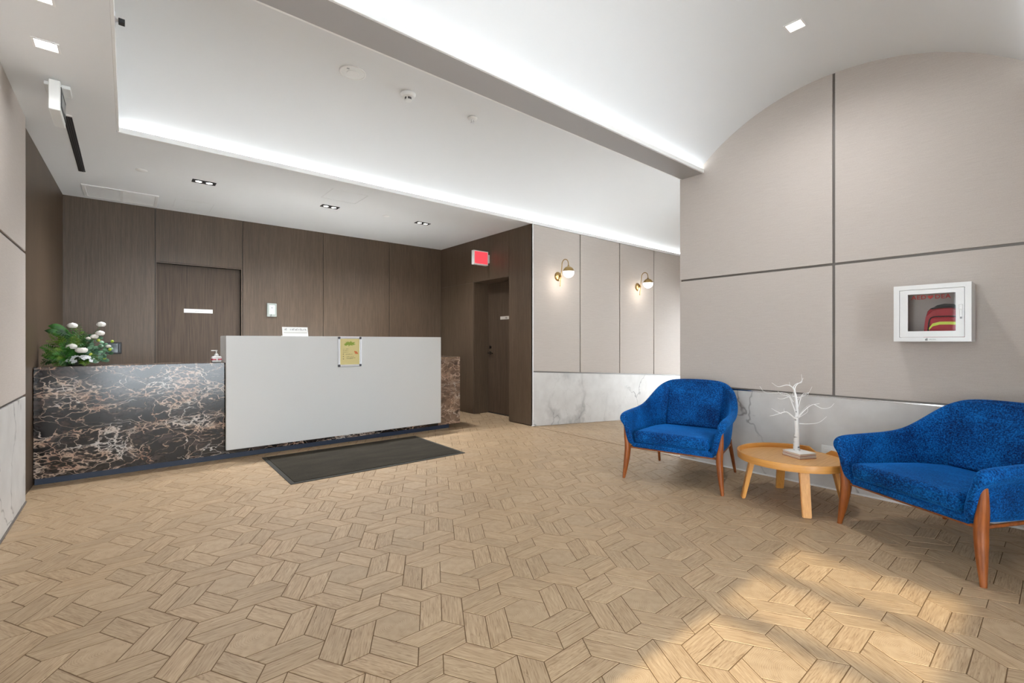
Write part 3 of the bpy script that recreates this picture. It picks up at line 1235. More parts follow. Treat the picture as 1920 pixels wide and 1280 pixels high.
# printed motif: spiky green foliage, orange dot, text rows
bm = bmesh.new()
rnd = random.Random(4)
cx, cz = -0.005, 0.09
for k in range(34):
    an = rnd.uniform(0, 2 * pi)
    l = rnd.uniform(0.6, 1.0)
    tip = Vector((cx + cos(an) * 0.085 * l, -0.0066 - 0.00002 * k, cz + sin(an) * 0.036 * l + cos(an) * 0.008))
    nx = Vector((-sin(an), 0, cos(an))) * 0.012
    base = Vector((cx + cos(an) * 0.018, -0.0066 - 0.00002 * k, cz))
    bm.faces.new([bm.verts.new(base - nx), bm.verts.new(tip), bm.verts.new(base + nx)])
fin('leaf_print', bm, M['poster_leaf'], pf)
bm = bmesh.new()
for (x, z, r) in ((0.072, -0.012, 0.016), (0.058, 0.0, 0.009), (0.085, -0.02, 0.009)):
    ring = [bm.verts.new((x + r * cos(2 * pi * k / 14) * (1 + 0.15 * sin(5 * k)), -0.0068 - 0.0001 * r * 100, z + r * sin(2 * pi * k / 14))) for k in range(14)]
    bm.faces.new(ring)
fin('fruit_print', bm, M['poster_orange'], pf)
bm = bmesh.new()
for (x, z, w) in ((-0.078, 0.028, 0.075), (-0.078, 0.008, 0.066), (-0.078, -0.010, 0.070), (-0.05, -0.032, 0.085), (-0.036, -0.058, 0.085), (-0.036, -0.073, 0.10), (-0.036, -0.080, 0.08)):
    n = int(w / 0.009)
    for k in range(n):
        add_box(bm, x + k * 0.009, x + k * 0.009 + rnd.uniform(0.004, 0.008), -0.0068, -0.006, z, z + rnd.choice((0.003, 0.005)))
for z in (-0.032, -0.058, -0.085):
    add_box(bm, -0.078, -0.068, -0.0068, -0.006, z, z + 0.009)
fin('text_print', bm, plain('poster_ink', srgb(120, 108, 70), 0.7), pf)['kind'] = 'stuff'

# pump bottle on the marble end
pb = empty('pump_bottle', (0.672, 5.36, TOP), 0.1, 'clear pump bottle with a pink label on the marble counter', 'bottle')
bm = bmesh.new()
add_box(bm, -0.042, 0.042, -0.025, 0.025, 0.0, 0.062, 0.010, 2)
fin('bottle_body', bm, M['frost'], pb, True)
bm = bmesh.new()
add_box(bm, -0.0432, 0.0432, -0.0262, 0.0262, 0.018, 0.044, 0.010, 2)
lb = fin('label_band', bm, M['pink_liquid'], pb)
lb['label'] = 'pink label with a white stripe'
box('label_stripe', -0.006, 0.006, -0.0275, -0.0262, 0.012, 0.050, M['paper'], pb)
bm = bmesh.new()
add_lathe(bm, [(0.020, 0.060), (0.019, 0.078), (0.012, 0.084), (0.012, 0.09), (0.005, 0.092), (0.005, 0.112), (0.009, 0.112), (0.009, 0.122), (0.0, 0.122)], 18)
add_box(bm, -0.044, 0.0, -0.006, 0.006, 0.113, 0.121, 0.002)
fin('pump_head', bm, M['white_plastic'], pb)

# entrance mat before the desk
mt = empty('floor_mat', (1.845, 4.52, 0), radians(-0.6), 'dark grey entrance mat on the floor before the reception desk', 'mat')
bm = bmesh.new()
add_box(bm, -0.835, 0.835, -0.55, 0.55, 0.0, 0.005, 0.002)
fin('rubber_border', bm, M['mat_edge'], mt)
bm = bmesh.new()
add_box(bm, -0.80, 0.80, -0.515, 0.515, 0.003, 0.010, 0.003)
fin('carpet_pile', bm, M['mat'], mt)

# ------------------------------------------------------------------ flower arrangement
fa = empty('flower_arrangement', (-0.345, 5.46, TOP), 0, 'bushy flower arrangement of ferns and white blooms on the desk corner', 'flowers')
bm = bmesh.new()
add_lathe(bm, [(0.0, 0.0), (0.06, 0.0), (0.07, 0.03), (0.07, 0.04), (0.062, 0.04), (0.058, 0.034), (0.0, 0.034)], 24)
fin('bowl', bm, M['pot'], fa, True)
rnd = random.Random(21)


def frond(base, tip, width, lift, m, n=13, fine=True):
    """fern frond: arched midrib with paired leaflets"""
    base, tip = Vector(base), Vector(tip)
    bm = bmesh.new()
    mid = (base + tip) / 2 + Vector((0, 0, lift))
    P = lambda t: base * (1 - t) ** 2 + mid * 2 * t * (1 - t) + tip * t * t
    d0 = (tip - base)
    side = d0.cross(Vector((0.25, -1, 0.35))).normalized()
    add_tube(bm, [P(k / 6) for k in range(7)], [0.0022 - 0.0002 * k for k in range(7)], 5)
    for k in range(1, n + 1):
        t = 0.12 + 0.88 * k / (n + 0.5)
        p = P(min(t, 1))
        d = (P(min(t + 0.03, 1.02)) - P(t - 0.03)).normalized()
        w = width * (sin(pi * (0.18 + 0.78 * t)) ** 0.8)
        for s in (-1, 1):
            tipv = p + side * s * w + d * w * 0.75 + Vector((0, 0, rnd.uniform(-0.012, 0.004)))
            a = p + d * w * 0.20
            b = (p + tipv) / 2 + d * w * 0.28
            c = (p + tipv) / 2 - d * w * 0.12
            up = Vector((0, -0.004, 0.004))
            v = [bm.verts.new(q) for q in (p, c, tipv, b)]
            v2 = bm.verts.new((p + tipv) / 2 + up)
            for i in range(4):
                bm.faces.new([v[i], v[(i + 1) % 4], v2])
    return fin('fern_frond', bm, m, fa)


# (base xyz, tip xyz) relative to the bowl; x from the wall corner (-0.22) to the right (+0.22)
specs = [(-0.20, -0.02, 0.10), (-0.21, 0.03, 0.17), (-0.18, 0.05, 0.22), (-0.12, 0.06, 0.30), (-0.05, 0.06, 0.34), (0.02, 0.05, 0.355),
         (0.05, 0.05, 0.30), (-0.20, -0.08, 0.04), (-0.14, -0.10, 0.12), (-0.08, -0.10, 0.20), (0.0, -0.10, 0.25), (-0.17, -0.05, 0.15),
         (-0.02, -0.07, 0.17), (0.08, -0.08, 0.19), (-0.13, -0.12, 0.02), (-0.05, -0.12, 0.09), (0.10, 0.02, 0.24), (-0.16, 0.02, 0.28),
         (0.13, -0.06, 0.10), (0.04, -0.11, 0.13), (-0.10, 0.0, 0.26), (0.07, -0.05, 0.28), (0.12, 0.0, 0.17), (-0.19, -0.10, 0.09),
         (-0.06, -0.13, 0.15), (-0.20, -0.11, 0.02), (-0.10, -0.14, 0.04), (0.12, -0.13, 0.04), (-0.15, -0.13, 0.07), (0.16, -0.11, 0.05), (-0.08, -0.15, 0.012), (-0.03, -0.155, 0.02), (0.08, -0.145, 0.012), (0.0, -0.02, 0.31), (0.09, -0.1, 0.08), (-0.08, 0.03, 0.22)]
for i, (x, y, z) in enumerate(specs):
    b = (x * 0.15 + rnd.uniform(-0.02, 0.02), y * 0.2, 0.04)
    frond(b, (x, y, z), rnd.uniform(0.034, 0.05), rnd.uniform(0.02, 0.07), M['fern2'] if i % 3 == 2 or i in (10, 14) else M['fern'], 11)
# two broad dark leaves at the back left
for (x, z, l) in ((-0.13, 0.30, 0.17), (-0.15, 0.26, 0.15)):
    bm = bmesh.new()
    n = 8
    rows = []
    for k in range(n + 1):
        t = k / n
        c = Vector((-0.01 + (x - 0.02) * t * 1.1, 0.07, 0.20 + (z - 0.16) * sin(t * pi * 0.55)))
        w = 0.034 * sin(pi * min(1, 0.08 + 0.92 * t)) ** 0.7
        rows.append([bm.verts.new(c + Vector((0.3 * w, 0, w))), bm.verts.new(c + Vector((0, -0.008, 0))), bm.verts.new(c - Vector((0.3 * w, 0, w)))])
    for a, b in zip(rows, rows[1:]):
        for j in (0, 1):
            bm.faces.new([a[j], b[j], b[j + 1], a[j + 1]])
    fin('broad_leaf', bm, M['fern'], fa, True)
# eucalyptus sprays on the right
for (x, y, z) in ((0.24, -0.04, 0.13), (0.22, -0.02, 0.09), (0.17, -0.05, 0.22), (0.20, 0.0, 0.17), (0.15, -0.09, 0.06), (0.12, -0.08, 0.16), (0.19, -0.07, 0.03), (0.11, -0.03, 0.27), (0.22, -0.08, 0.05), (0.13, -0.12, 0.02), (0.18, -0.09, 0.12), (0.21, -0.05, 0.16)):
    bm = bmesh.new()
    b0, t0 = Vector((0.02, -0.01, 0.04)), Vector((x, y, z))
    md = (b0 + t0) / 2 + Vector((0, 0, 0.05))
    P = lambda t: b0 * (1 - t) ** 2 + md * 2 * t * (1 - t) + t0 * t * t
    add_tube(bm, [P(k / 6) for k in range(7)], 0.0018, 5)
    for k in range(9):
        t = 0.2 + 0.8 * k / 8
        p = P(t)
        an = rnd.uniform(0, 2 * pi)
        r = rnd.uniform(0.014, 0.021)
        c = p + Vector((cos(an) * r, rnd.uniform(-0.02, 0.0), sin(an) * r))
        nx = Vector((rnd.uniform(-0.5, 0.5), -1, rnd.uniform(-0.2, 0.8))).normalized()
        u = nx.cross(Vector((0, 0, 1))).normalized()
        v = nx.cross(u)
        ctr = bm.verts.new(c + nx * 0.003)
        ring = [bm.verts.new(c + u * r * cos(2 * pi * q / 8) + v * r * 0.8 * sin(2 * pi * q / 8)) for q in range(8)]
        for q in range(8):
            bm.faces.new([ctr, ring[q], ring[(q + 1) % 8]])
    fin('eucalyptus_spray', bm, M['euca'], fa)


def bloom(c, r, m, open_cup=False):
    """round many-petalled flower head on a stem"""
    c = Vector(c)
    bm = bmesh.new()
    add_tube(bm, [Vector((0.0, 0, 0.05)), c * 0.55 + Vector((0, 0, 0.04)), c - Vector((0, 0, r * 0.4))], 0.0016, 5)
    st = fin('stem', bm, M['fern'], None)
    bm = bmesh.new()
    rings = ((0.15, 1.0), (0.55, 0.95), (0.95, 0.8)) if not open_cup else ((0.1, 1.0), (0.45, 0.9))
    for layer, (tilt, ks) in enumerate(rings):
        n = 7
        for k in range(n):
            an = 2 * pi * (k + 0.5 * layer) / n
            d = Vector((cos(an), sin(an), 0))
            sd = Vector((-d.y, d.x, 0))
            rows = []
            for q in range(4):
                # petal wraps the ball from below to the top
                lat = -0.9 + (0.9 + tilt + 0.35) * q / 3
                w = (0.30, 0.55, 0.55, 0.25)[q] * r * ks
                p = c + d * (cos(lat) * r * ks) + Vector((0, 0, sin(lat) * r * 0.8 * ks))
                rows.append([bm.verts.new(p - sd * w), bm.verts.new(p + d * r * 0.07), bm.verts.new(p + sd * w)])
            for a, b in zip(rows, rows[1:]):
                for j in (0, 1):
                    bm.faces.new([a[j], a[j + 1], b[j + 1], b[j]])
    if not open_cup:
        add_lathe(bm, [(0.0, -0.7 * r), (0.6 * r, -0.4 * r), (0.8 * r, 0.1 * r), (0.55 * r, 0.6 * r), (0.0, 0.78 * r)], 12, c)
    fl = fin('white_bloom', bm, m, fa, True)
    st.parent = fl
    if open_cup:
        bm = bmesh.new()
        add_lathe(bm, [(0.0, -0.01), (0.012, -0.008), (0.010, 0.010), (0.0, 0.014)], 10, c)
        fin('bloom_eye', bm, plain('eye_brown', srgb(120, 84, 60), 0.7), fl)
    return fl


for (x, z, r) in ((-0.02, 0.345, 0.032), (0.165, 0.36, 0.030), (0.16, 0.28, 0.030), (0.125, 0.25, 0.026), (-0.02, 0.165, 0.034), (0.085, 0.235, 0.016), (0.215, 0.165, 0.018)):
    bloom((x, -0.06 if z < 0.3 else 0.02, z), r, M['petal'])
bloom((0.045, -0.11, 0.135), 0.038, M['petal'], True)
for (x, z) in ((0.15, 0.215), (0.24, 0.205), (0.225, 0.135), (0.10, 0.095), (0.19, 0.06)):
    bm = bmesh.new()
    add_lathe(bm, [(0.0, -0.012), (0.010, -0.006), (0.013, 0.004), (0.008, 0.013), (0.0, 0.016)], 9, (x, -0.08, z))
    fin('lime_bud', bm, M['bud'], fa, True)
# pale hydrangea head low in front
bm = bmesh.new()
for k in range(46):
    u, v = rnd.uniform(0, 2 * pi), rnd.uniform(0.05, 1)
    c = Vector((0.04 + cos(u) * 0.10 * sqrt(v), -0.10 + sin(u) * 0.05 * sqrt(v), 0.022 + 0.062 * sqrt(max(0, 1 - v))))
    nx = Vector((cos(u) * v, -0.5 + sin(u) * v, 0.8)).normalized()
    a = nx.cross(Vector((0.3, 0.2, 1))).normalized()
    b = nx.cross(a)
    for q in range(4):
        an = q * pi / 2 + u
        d = a * cos(an) + b * sin(an)
        e = a * -sin(an) + b * cos(an)
        r = 0.018
        bm.faces.new([bm.verts.new(c), bm.verts.new(c + d * r * 0.6 + e * r * 0.5), bm.verts.new(c + d * r + nx * 0.004), bm.verts.new(c + d * r * 0.6 - e * r * 0.5)])
hy = fin('hydrangea_head', bm, M['petal_grey'], fa)
hy['label'] = 'pale grey-white hydrangea head'

# ------------------------------------------------------------------ things on the brown walls
kp = empty('wall_keypad', (1.52, YB, 1.582), 0, 'pale wall keypad in a clear cover between the panels behind the desk', 'keypad')
bm = bmesh.new()
add_box(bm, -0.062, 0.062, -0.028, 0.0, -0.093, 0.093, 0.010, 2)
fin('cover', bm, plain('cover_grey', srgb(150, 154, 148), 0.25), kp)
box('keypad_body', -0.038, 0.036, -0.034, -0.026, -0.06, 0.066, M['lcd'], kp, bev=0.005)
bm = bmesh.new()
add_lathe(bm, [(0.012, 0.0), (0.010, 0.002), (0.0, 0.002)], 14, (0, -0.034, 0.03), Matrix(((1, 0, 0), (0, 0, -1), (0, 1, 0))))
fin('keypad_button', bm, M['ink'], kp)
bm = bmesh.new()
add_tube(bm, [(-0.01, -0.032, -0.06), (-0.014, -0.034, -0.08), (-0.018, -0.03, -0.093)], 0.004, 6)
fin('cable', bm, M['dark_ink'], kp)

wo = empty('wall_socket_plate', (-0.115, YB, 1.075), 0, 'black glass socket plate on the brown wall behind the flowers', 'socket')
box('plate', -0.075, 0.062, -0.012, 0.0, -0.066, 0.066, M['black'], wo, bev=0.003)
box('glass_window', -0.065, 0.030, -0.014, -0.011, -0.052, 0.052, plain('socket_glass', srgb(36, 48, 46), 0.1), wo, bev=0.002)
box('switch', 0.036, 0.052, -0.016, -0.011, -0.045, 0.045, plain('socket_switch', srgb(28, 30, 36), 0.3), wo, bev=0.002)

# exit sign on the brown side wall: flag box with a red face towards the room
ex = empty('exit_sign', (XR, 5.60, 2.395), 0, 'red lit sign box projecting from the brown wall above the recessed door', 'sign')
bm = bmesh.new()
add_box(bm, -0.30, -0.035, -0.03, 0.03, -0.105, 0.105, 0.004)
fin('sign_box', bm, M['white_plastic'], ex)
for s in (-1, 1):
    box('red_face', -0.283, -0.052, min(s * 0.0295, s * 0.034), max(s * 0.0295, s * 0.034), -0.088, 0.088, M['exit_red'], ex)
box('wall_bracket', -0.036, 0.0, -0.02, 0.02, -0.062, 0.062, M['white_plastic'], ex, bev=0.003)

# ------------------------------------------------------------------ wall sconces on the corridor wall
def sconce(x, z, label):
    r = empty('wall_sconce', (x, YS, z), 0, label, 'lamp', 'brass wall sconces in the corridor')
    RY = Matrix(((1, 0, 0), (0, 0, -1), (0, 1, 0)))     # local z -> -Y
    bm = bmesh.new()
    add_lathe(bm, [(0.066, 0.0), (0.066, 0.008), (0.058, 0.018), (0.040, 0.027), (0.016, 0.032), (0.0, 0.033)], 28, (0, 0, 0), RY)
    fin('back_plate', bm, M['brass'], r, True)
    bm = bmesh.new()
    add_lathe(bm, [(0.010, 0.028), (0.010, 0.070), (0.0, 0.072)], 14, (0, 0, 0), RY)
    fin('stem', bm, M['brass'], r, True)
    bm = bmesh.new()
    pts = [(0, -0.045, -0.135), (0, -0.062, 0.02), (0, -0.080, 0.135)]
    c, rr = (-0.142, 0.155), 0.062
    for k in range(9):
        an = pi * 0.06 + pi * 0.94 * k / 8
        pts.append((0, c[0] + rr * cos(an), c[1] + rr * 1.15 * sin(an)))
    pts.append((0, -0.206, 0.105))
    add_tube(bm, bez(pts, 3), 0.0065, 8)
    arm = fin('arm', bm, M['brass'], r, True)
    bm = bmesh.new()
    add_lathe(bm, [(0.0085, -0.143), (0.0085, -0.130), (0.0, -0.129)], 12, (0, -0.045, 0))
    fin('finial', bm, M['brass'], r, True)
    gc = (0, -0.206, 0.040)
    R = 0.078
    bm = bmesh.new()
    pr = [(R * 1.02 * cos(a), R * 1.02 * sin(a)) for a in [radians(6 + 80 * k / 9) for k in range(10)]]
    add_lathe(bm, [(R * 0.97, 0.008)] + pr + [(0.014, R * 1.03), (0.012, R * 1.2), (0.0, R * 1.2)], 32, gc)
    fin('shade_cap', bm, M['brass'], r, True)
    bm = bmesh.new()
    pr = [(R * cos(a), R * sin(a)) for a in [radians(-90 + 97 * k / 12) for k in range(13)]]
    pr[0] = (0.0, -R)
    add_lathe(bm, pr, 32, gc)
    fin('opal_globe', bm, M['opal'], r, True)
    d = bpy.data.lights.new('sconce_bulb', 'POINT')
    d.energy = 1.3
    d.color = (1, 0.92, 0.82)
    d.shadow_soft_size = 0.08
    lo = bpy.data.objects.new('sconce_bulb', d)
    COL.objects.link(lo)
    lo.location = (x, YS - 0.206, z - 0.085)
    return r


sconce(4.698, 2.072, 'brass arched wall sconce with opal globe on the panel next to the brown wall corner')
sconce(6.602, 2.068, 'brass arched wall sconce with opal globe farther down the corridor')

# ------------------------------------------------------------------ ceiling fittings
def twin_downlight(x, y, label):
    r = empty('twin_downlight', (x, y, ZS), 0, label, 'light', 'twin downlights over the desk')
    bm = bmesh.new()
    for a in ((-0.1, 0.1, -0.047, -0.040), (-0.1, 0.1, 0.040, 0.047), (-0.1, -0.093, -0.04, 0.04), (0.093, 0.1, -0.04, 0.04)):
        add_box(bm, *a, -0.006, 0.0)
    fin('trim_frame', bm, M['black'], r)
    box('housing', -0.094, 0.094, -0.041, 0.041, -0.002, 0.0, M['black'], r)
    for s in (-0.045, 0.045):
        bm = bmesh.new()
        add_lathe(bm, [(0.034, -0.002), (0.034, -0.005), (0.029, -0.006), (0.029, -0.002)], 22, (s, 0, 0))
        lm = fin('lamp_ring', bm, M['dark_ink'], r, True)
        bm = bmesh.new()
        add_lathe(bm, [(0.028, -0.002), (0.026, -0.005), (0.0, -0.006)], 22, (s, 0, 0))
        fin('lamp_lens', bm, M['lens'], r, True)
        spot('downlight_beam', (x + s, y, ZS - 0.012), (x + s, y + 0.1, 0), 50, 145, 0.8)
    return r


twin_downlight(0.59, 5.54, 'black twin downlight in the soffit, nearest the left wall')
twin_downlight(1.845, 5.59, 'black twin downlight in the soffit, middle one of three over the desk')
twin_downlight(3.065, 5.57, 'black twin downlight in the soffit, nearest the red sign')


def square_downlight(x, y, z, label, watts=10):
    r = empty('square_downlight', (x, y, z), 0, label, 'light', 'square downlights')
    bm = bmesh.new()
    for a in ((-0.054, 0.054, -0.054, -0.044), (-0.054, 0.054, 0.044, 0.054), (-0.054, -0.044, -0.044, 0.044), (0.044, 0.054, -0.044, 0.044)):
        add_box(bm, *a, -0.004, 0.004)
    fin('trim_frame', bm, M['white_trim'], r)
    box('diffuser', -0.044, 0.044, -0.044, 0.044, -0.001, 0.004, M['lens'], r)
    spot('downlight_beam', (x, y, z - 0.012), (x, y, 0), watts, 168, 1.0, radius=0.04)
    return r


square_downlight(-0.338, 3.525, ZS, 'square downlight in the low ceiling beside the left wall')
square_downlight(-0.318, 3.035, ZS, 'square downlight at the top edge of the picture, nearer the camera')
square_downlight(3.377, 1.14, 3.2285, 'single square downlight high in the curved ceiling above the chairs', 38)

# linear slot diffuser
sd = empty('slot_diffuser', (-0.329, 5.225, ZS), 0, 'long black slot air diffuser in the ceiling beside the left wall', 'vent')
box('slot_body', -0.024, 0.024, -0.70, 0.70, -0.003, 0.0, M['slot'], sd)
for x in (-0.012, 0.0, 0.012):
    box('fin', x - 0.0015, x + 0.0015, -0.70, 0.70, -0.008, -0.003, M['slot_fin'], sd)
for y in (-0.71, 0.71):
    box('end_cap', -0.026, 0.026, y - 0.012, y + 0.012, -0.006, 0.0, M['white_trim'], sd)

# return-air grille
gr = empty('air_grille', (-0.05, 6.63, ZS), 0, 'white framed air grille in the ceiling above the back wall', 'vent')
bm = bmesh.new()
for a in ((-0.315, 0.315, -0.25, -0.222), (-0.315, 0.315, 0.222, 0.25), (-0.315, -0.285, -0.222, 0.222), (0.285, 0.315, -0.222, 0.222)):
    add_box(bm, *a, -0.010, 0.0, 0.002)
fin('frame', bm, M['white_trim'], gr)
box('mullion', -0.012, 0.012, -0.222, 0.222, -0.009, 0.0, M['white_trim'], gr)
box('backing', -0.288, 0.288, -0.225, 0.225, -0.001, 0.0, M['beam'], gr)
bm = bmesh.new()
for k in range(22):
    y = -0.215 + k * 0.0205
    add_box(bm, -0.286, -0.012, y, y + 0.012, -0.006, -0.001)
    add_box(bm, 0.012, 0.286, y, y + 0.012, -0.006, -0.001)
fb = fin('louvre_blades', bm, M['white_trim'], gr)
fb['kind'] = 'stuff'


def disk(name, x, y, z, prof, m, label, cat, group=None, seg=28):
    bm = bmesh.new()
    add_lathe(bm, prof, seg)
    o = fin(name, bm, m, None, True)
    o.location = (x, y, z)
    tag(o, label, cat, group)
    return o


cp = [(0.045, 0.0), (0.045, -0.003), (0.040, -0.006), (0.0, -0.006)]
disk('cover_disc', 0.10, 5.53, ZS, cp, M['white_trim'], 'white round cover disc in the soffit left of the first twin downlight', 'cover', 'sprinkler covers')
disk('cover_disc', 2.535, 5.55, ZS, cp, M['white_trim'], 'white round cover disc in the soffit between the right two twin downlights', 'cover', 'sprinkler covers')
ZV = 3.2275
sp = empty('ceiling_speaker', (1.338, 3.53, ZV - 0.001), 0, 'flush round white speaker in the curved ceiling', 'speaker')
bm = bmesh.new()
add_lathe(bm, [(0.098, 0.001), (0.098, -0.004), (0.092, -0.007), (0.086, -0.005), (0.086, 0.001)], 36)
fin('bezel', bm, M['white_trim'], sp, True)
bm = bmesh.new()
add_lathe(bm, [(0.086, -0.001), (0.086, -0.0035), (0.0, -0.005)], 36)
fin('grille', bm, M['white_plastic'], sp, True)
bm = bmesh.new()
add_lathe(bm, [(0.045, -0.0045), (0.044, -0.007), (0.0, -0.008)], 28)
fin('tweeter', bm, M['white_trim'], sp, True)
box('indicator', -0.062, -0.042, -0.052, -0.038, -0.008, -0.004, M['ink'], sp, bev=0.002)

sm = empty('smoke_detector', (1.81, 3.5325, ZV), 0, 'white smoke detector with dark sensor on the curved ceiling', 'detector')
bm = bmesh.new()
add_lathe(bm, [(0.062, 0.0), (0.062, -0.010), (0.055, -0.016), (0.050, -0.030), (0.040, -0.034), (0.0, -0.034)], 30)
fin('base', bm, M['white_plastic'], sm, True)
bm = bmesh.new()
add_lathe(bm, [(0.030, -0.034), (0.028, -0.052), (0.024, -0.052), (0.024, -0.034)], 24)
fin('sensor_grille', bm, M['dark_ink'], sm, True)
for k in range(4):
    an = pi / 4 + k * pi / 2
    bm = bmesh.new()
    add_box(bm, -0.005, 0.005, -0.003, 0.003, -0.053, -0.034)
    o = fin('rib', bm, M['white_plastic'], sm)
    o.location = (0.028 * cos(an), 0.028 * sin(an), 0)
    o.rotation_euler = (0, 0, an + pi / 2)
bm = bmesh.new()
add_lathe(bm, [(0.029, -0.052), (0.024, -0.060), (0.0, -0.062)], 24)
fin('sensor_cap', bm, M['white_plastic'], sm, True)

sk = empty('sprinkler_head', (2.465, 3.5325, ZV), 0, 'small white sprinkler head on the curved ceiling near the beam', 'sprinkler')
bm = bmesh.new()
add_lathe(bm, [(0.045, 0.0), (0.044, -0.006), (0.030, -0.014), (0.020, -0.016), (0.0, -0.016)], 26)
fin('escutcheon', bm, M['white_trim'], sk, True)
bm = bmesh.new()
add_tube(bm, [(-0.012, 0, -0.014), (-0.014, 0, -0.03), (0, 0, -0.045)], 0.004, 6)
add_tube(bm, [(0.012, 0, -0.014), (0.014, 0, -0.03), (0, 0, -0.045)], 0.004, 6)
fin('yoke', bm, M['chrome'], sk, True)
bm = bmesh.new()
add_lathe(bm, [(0.0, -0.044), (0.020, -0.045), (0.020, -0.048), (0.0, -0.048)], 16)
fin('deflector', bm, M['alu'], sk)

# hanging sign box, upper left
hs = empty('ceiling_sign', (-0.341, 4.075, ZS), 0, 'white box sign hanging from the ceiling near the left wall', 'sign')
box('canopy', -0.055, 0.065, -0.07, 0.07, -0.022, 0.0, M['white_plastic'], hs, bev=0.003)
box('sign_box', -0.026, 0.026, -0.155, 0.158, -0.195, -0.014, M['white_plastic'], hs, bev=0.004)
box('dark_face', 0.0255, 0.029, -0.13, 0.135, -0.165, -0.04, M['slot'], hs)
box('pictogram', 0.0285, 0.031, -0.105, 0.03, -0.145, -0.075, plain('sign_grey', srgb(150, 150, 150), 0.4), hs)
box('pictogram', 0.0285, 0.031, 0.05, 0.11, -0.13, -0.07, bpy.data.materials['sign_grey'], hs)

# little camera clipped on the cove lip
cc = empty('cove_camera', (-0.05, 3.06, ZS + 0.018), 0, 'tiny black camera on a bracket at the cove edge, top left', 'camera')
box('bracket_plate', 0.0, 0.003, -0.055, 0.055, -0.012, 0.012, M['alu'], cc)
bm = bmesh.new()
add_tube(bm, [(0.002, -0.015, 0.0), (0.018, 0.0, -0.002), (0.022, 0.0, -0.004)], 0.003, 6)
add_tube(bm, [(0.002, 0.02, 0.0), (0.018, 0.0, -0.002)], 0.003, 6)
fin('arm', bm, M['alu'], cc)
box('camera_body', 0.014, 0.040, -0.018, 0.014, -0.014, 0.008, M['black'], cc, bev=0.002)

# ------------------------------------------------------------------ defibrillator cabinet
AX = 4.02
ab = empty('defibrillator_cabinet', (XR, 0.5625, 1.15), 0, 'white wall cabinet with a window showing a red kit bag', 'cabinet')
D = XR - AX
W2 = 0.189
H = 0.373


def abox(name, *a, bev=0.0, seg=1, parent=None):
    return box(name, *a, parent or ab, bev, seg)


# carcass: four sides and back
bm = bmesh.new()
t = 0.012
add_box(bm, -D, -0.001, -W2, -W2 + t, 0, H)
add_box(bm, -D, -0.001, W2 - t, W2, 0, H)
add_box(bm, -D, -0.001, -W2 + t, W2 - t, 0, t)
add_box(bm, -D, -0.001, -W2 + t, W2 - t, H - t, H)
fin('carcass', bm, M['aed_white'], ab)
box('back_panel', -0.02, -0.008, -W2 + t, W2 - t, t, H - t, M['aed_inside'], ab)
# front rim (fixed frame) with rounded edges
bm = bmesh.new()
f = 0.030
for a in ((-W2, -W2 + f, 0, H), (W2 - f, W2, 0, H), (-W2 + f, W2 - f, 0, f * 0.9), (-W2 + f, W2 - f, H - f, H)):
    add_box(bm, -D - 0.004, -D + 0.012, *a)
fin('front_frame', bm, M['aed_white'], ab)
# door with window
dr = empty('door', (0, 0, 0))
dr.parent = ab
bm = bmesh.new()
wy0, wy1, wz0, wz1 = -0.118, 0.115, 0.068, 0.312        # window opening (y towards the left of the picture is +)
fy0, fy1, fz0, fz1 = -W2 + f + 0.002, W2 - f - 0.002, f * 0.9 + 0.002, H - f - 0.002
for a in ((fy0, wy0, fz0, fz1), (wy1, fy1, fz0, fz1), (wy0, wy1, fz0, wz0), (wy0, wy1, wz1, fz1)):
    add_box(bm, -D - 0.003, -D + 0.008, *a)
bpy.data.objects.remove(dr)
dr = fin('door', bm, M['aed_white'], ab)
box('window_pane', -D + 0.0, -D + 0.003, wy0 - 0.002, wy1 + 0.002, wz0 - 0.002, wz1 + 0.002, M['glass'], dr)
bm = bmesh.new()
add_box(bm, -D - 0.014, -D - 0.003, -0.150, -0.134, 0.20, 0.235, 0.004, 2)
add_box(bm, -D - 0.008, -D - 0.003, -0.148, -0.136, 0.155, 0.205, 0.002)
hn = fin('handle', bm, M['white_plastic'], dr)
box('latch', -D - 0.006, -D - 0.003, -0.147, -0.137, 0.143, 0.155, M['ink'], dr)
# red lettering on the back of the cabinet, near its top
tx = -D - 0.0002
txo = -D - 0.0006
tm = text_mesh('lettering', 'AED', 0.037, M['red_ink'], ab, face_mtx((-D + 0.004, 0.060, 0.289), (0, -1, 0), (-1, 0, 0)), 0.0004)
tm = text_mesh('lettering', 'DEA', 0.037, M['red_ink'], ab, face_mtx((-D + 0.004, -0.056, 0.289), (0, -1, 0), (-1, 0, 0)), 0.0004)
bm = bmesh.new()
hp = []
for k in range(24):
    a = 2 * pi * k / 24
    hp.append((0.0145 * sin(a) ** 3 * 1.0, (13 * cos(a) - 5 * cos(2 * a) - 2 * cos(3 * a) - cos(4 * a)) / 16 * 0.0145))
add_prism(bm, hp, 2, 0, 0.0008)
o = fin('heart_mark', bm, M['red_ink'], ab)
o.matrix_local = face_mtx((-D + 0.004, 0.002, 0.290), (0, -1, 0), (-1, 0, 0))
# maker's print on the lower frame
strokes(ab, face_mtx((-D - 0.0042, -0.008, 0.014), (0, -1, 0), (-1, 0, 0)), 0.034, 0.005, 9, M['ink'], 8)
strokes(ab, face_mtx((-D - 0.0042, 0.021, 0.014), (0, -1, 0), (-1, 0, 0)), 0.013, 0.016, 2, M['dark_ink'], 9, name='logo')

# the kit bag inside the cabinet
kb = empty('kit_bag', (4.124, 0.502, 1.1625), 0, 'red kit bag with a yellow reflective stripe inside the white wall cabinet', 'bag')


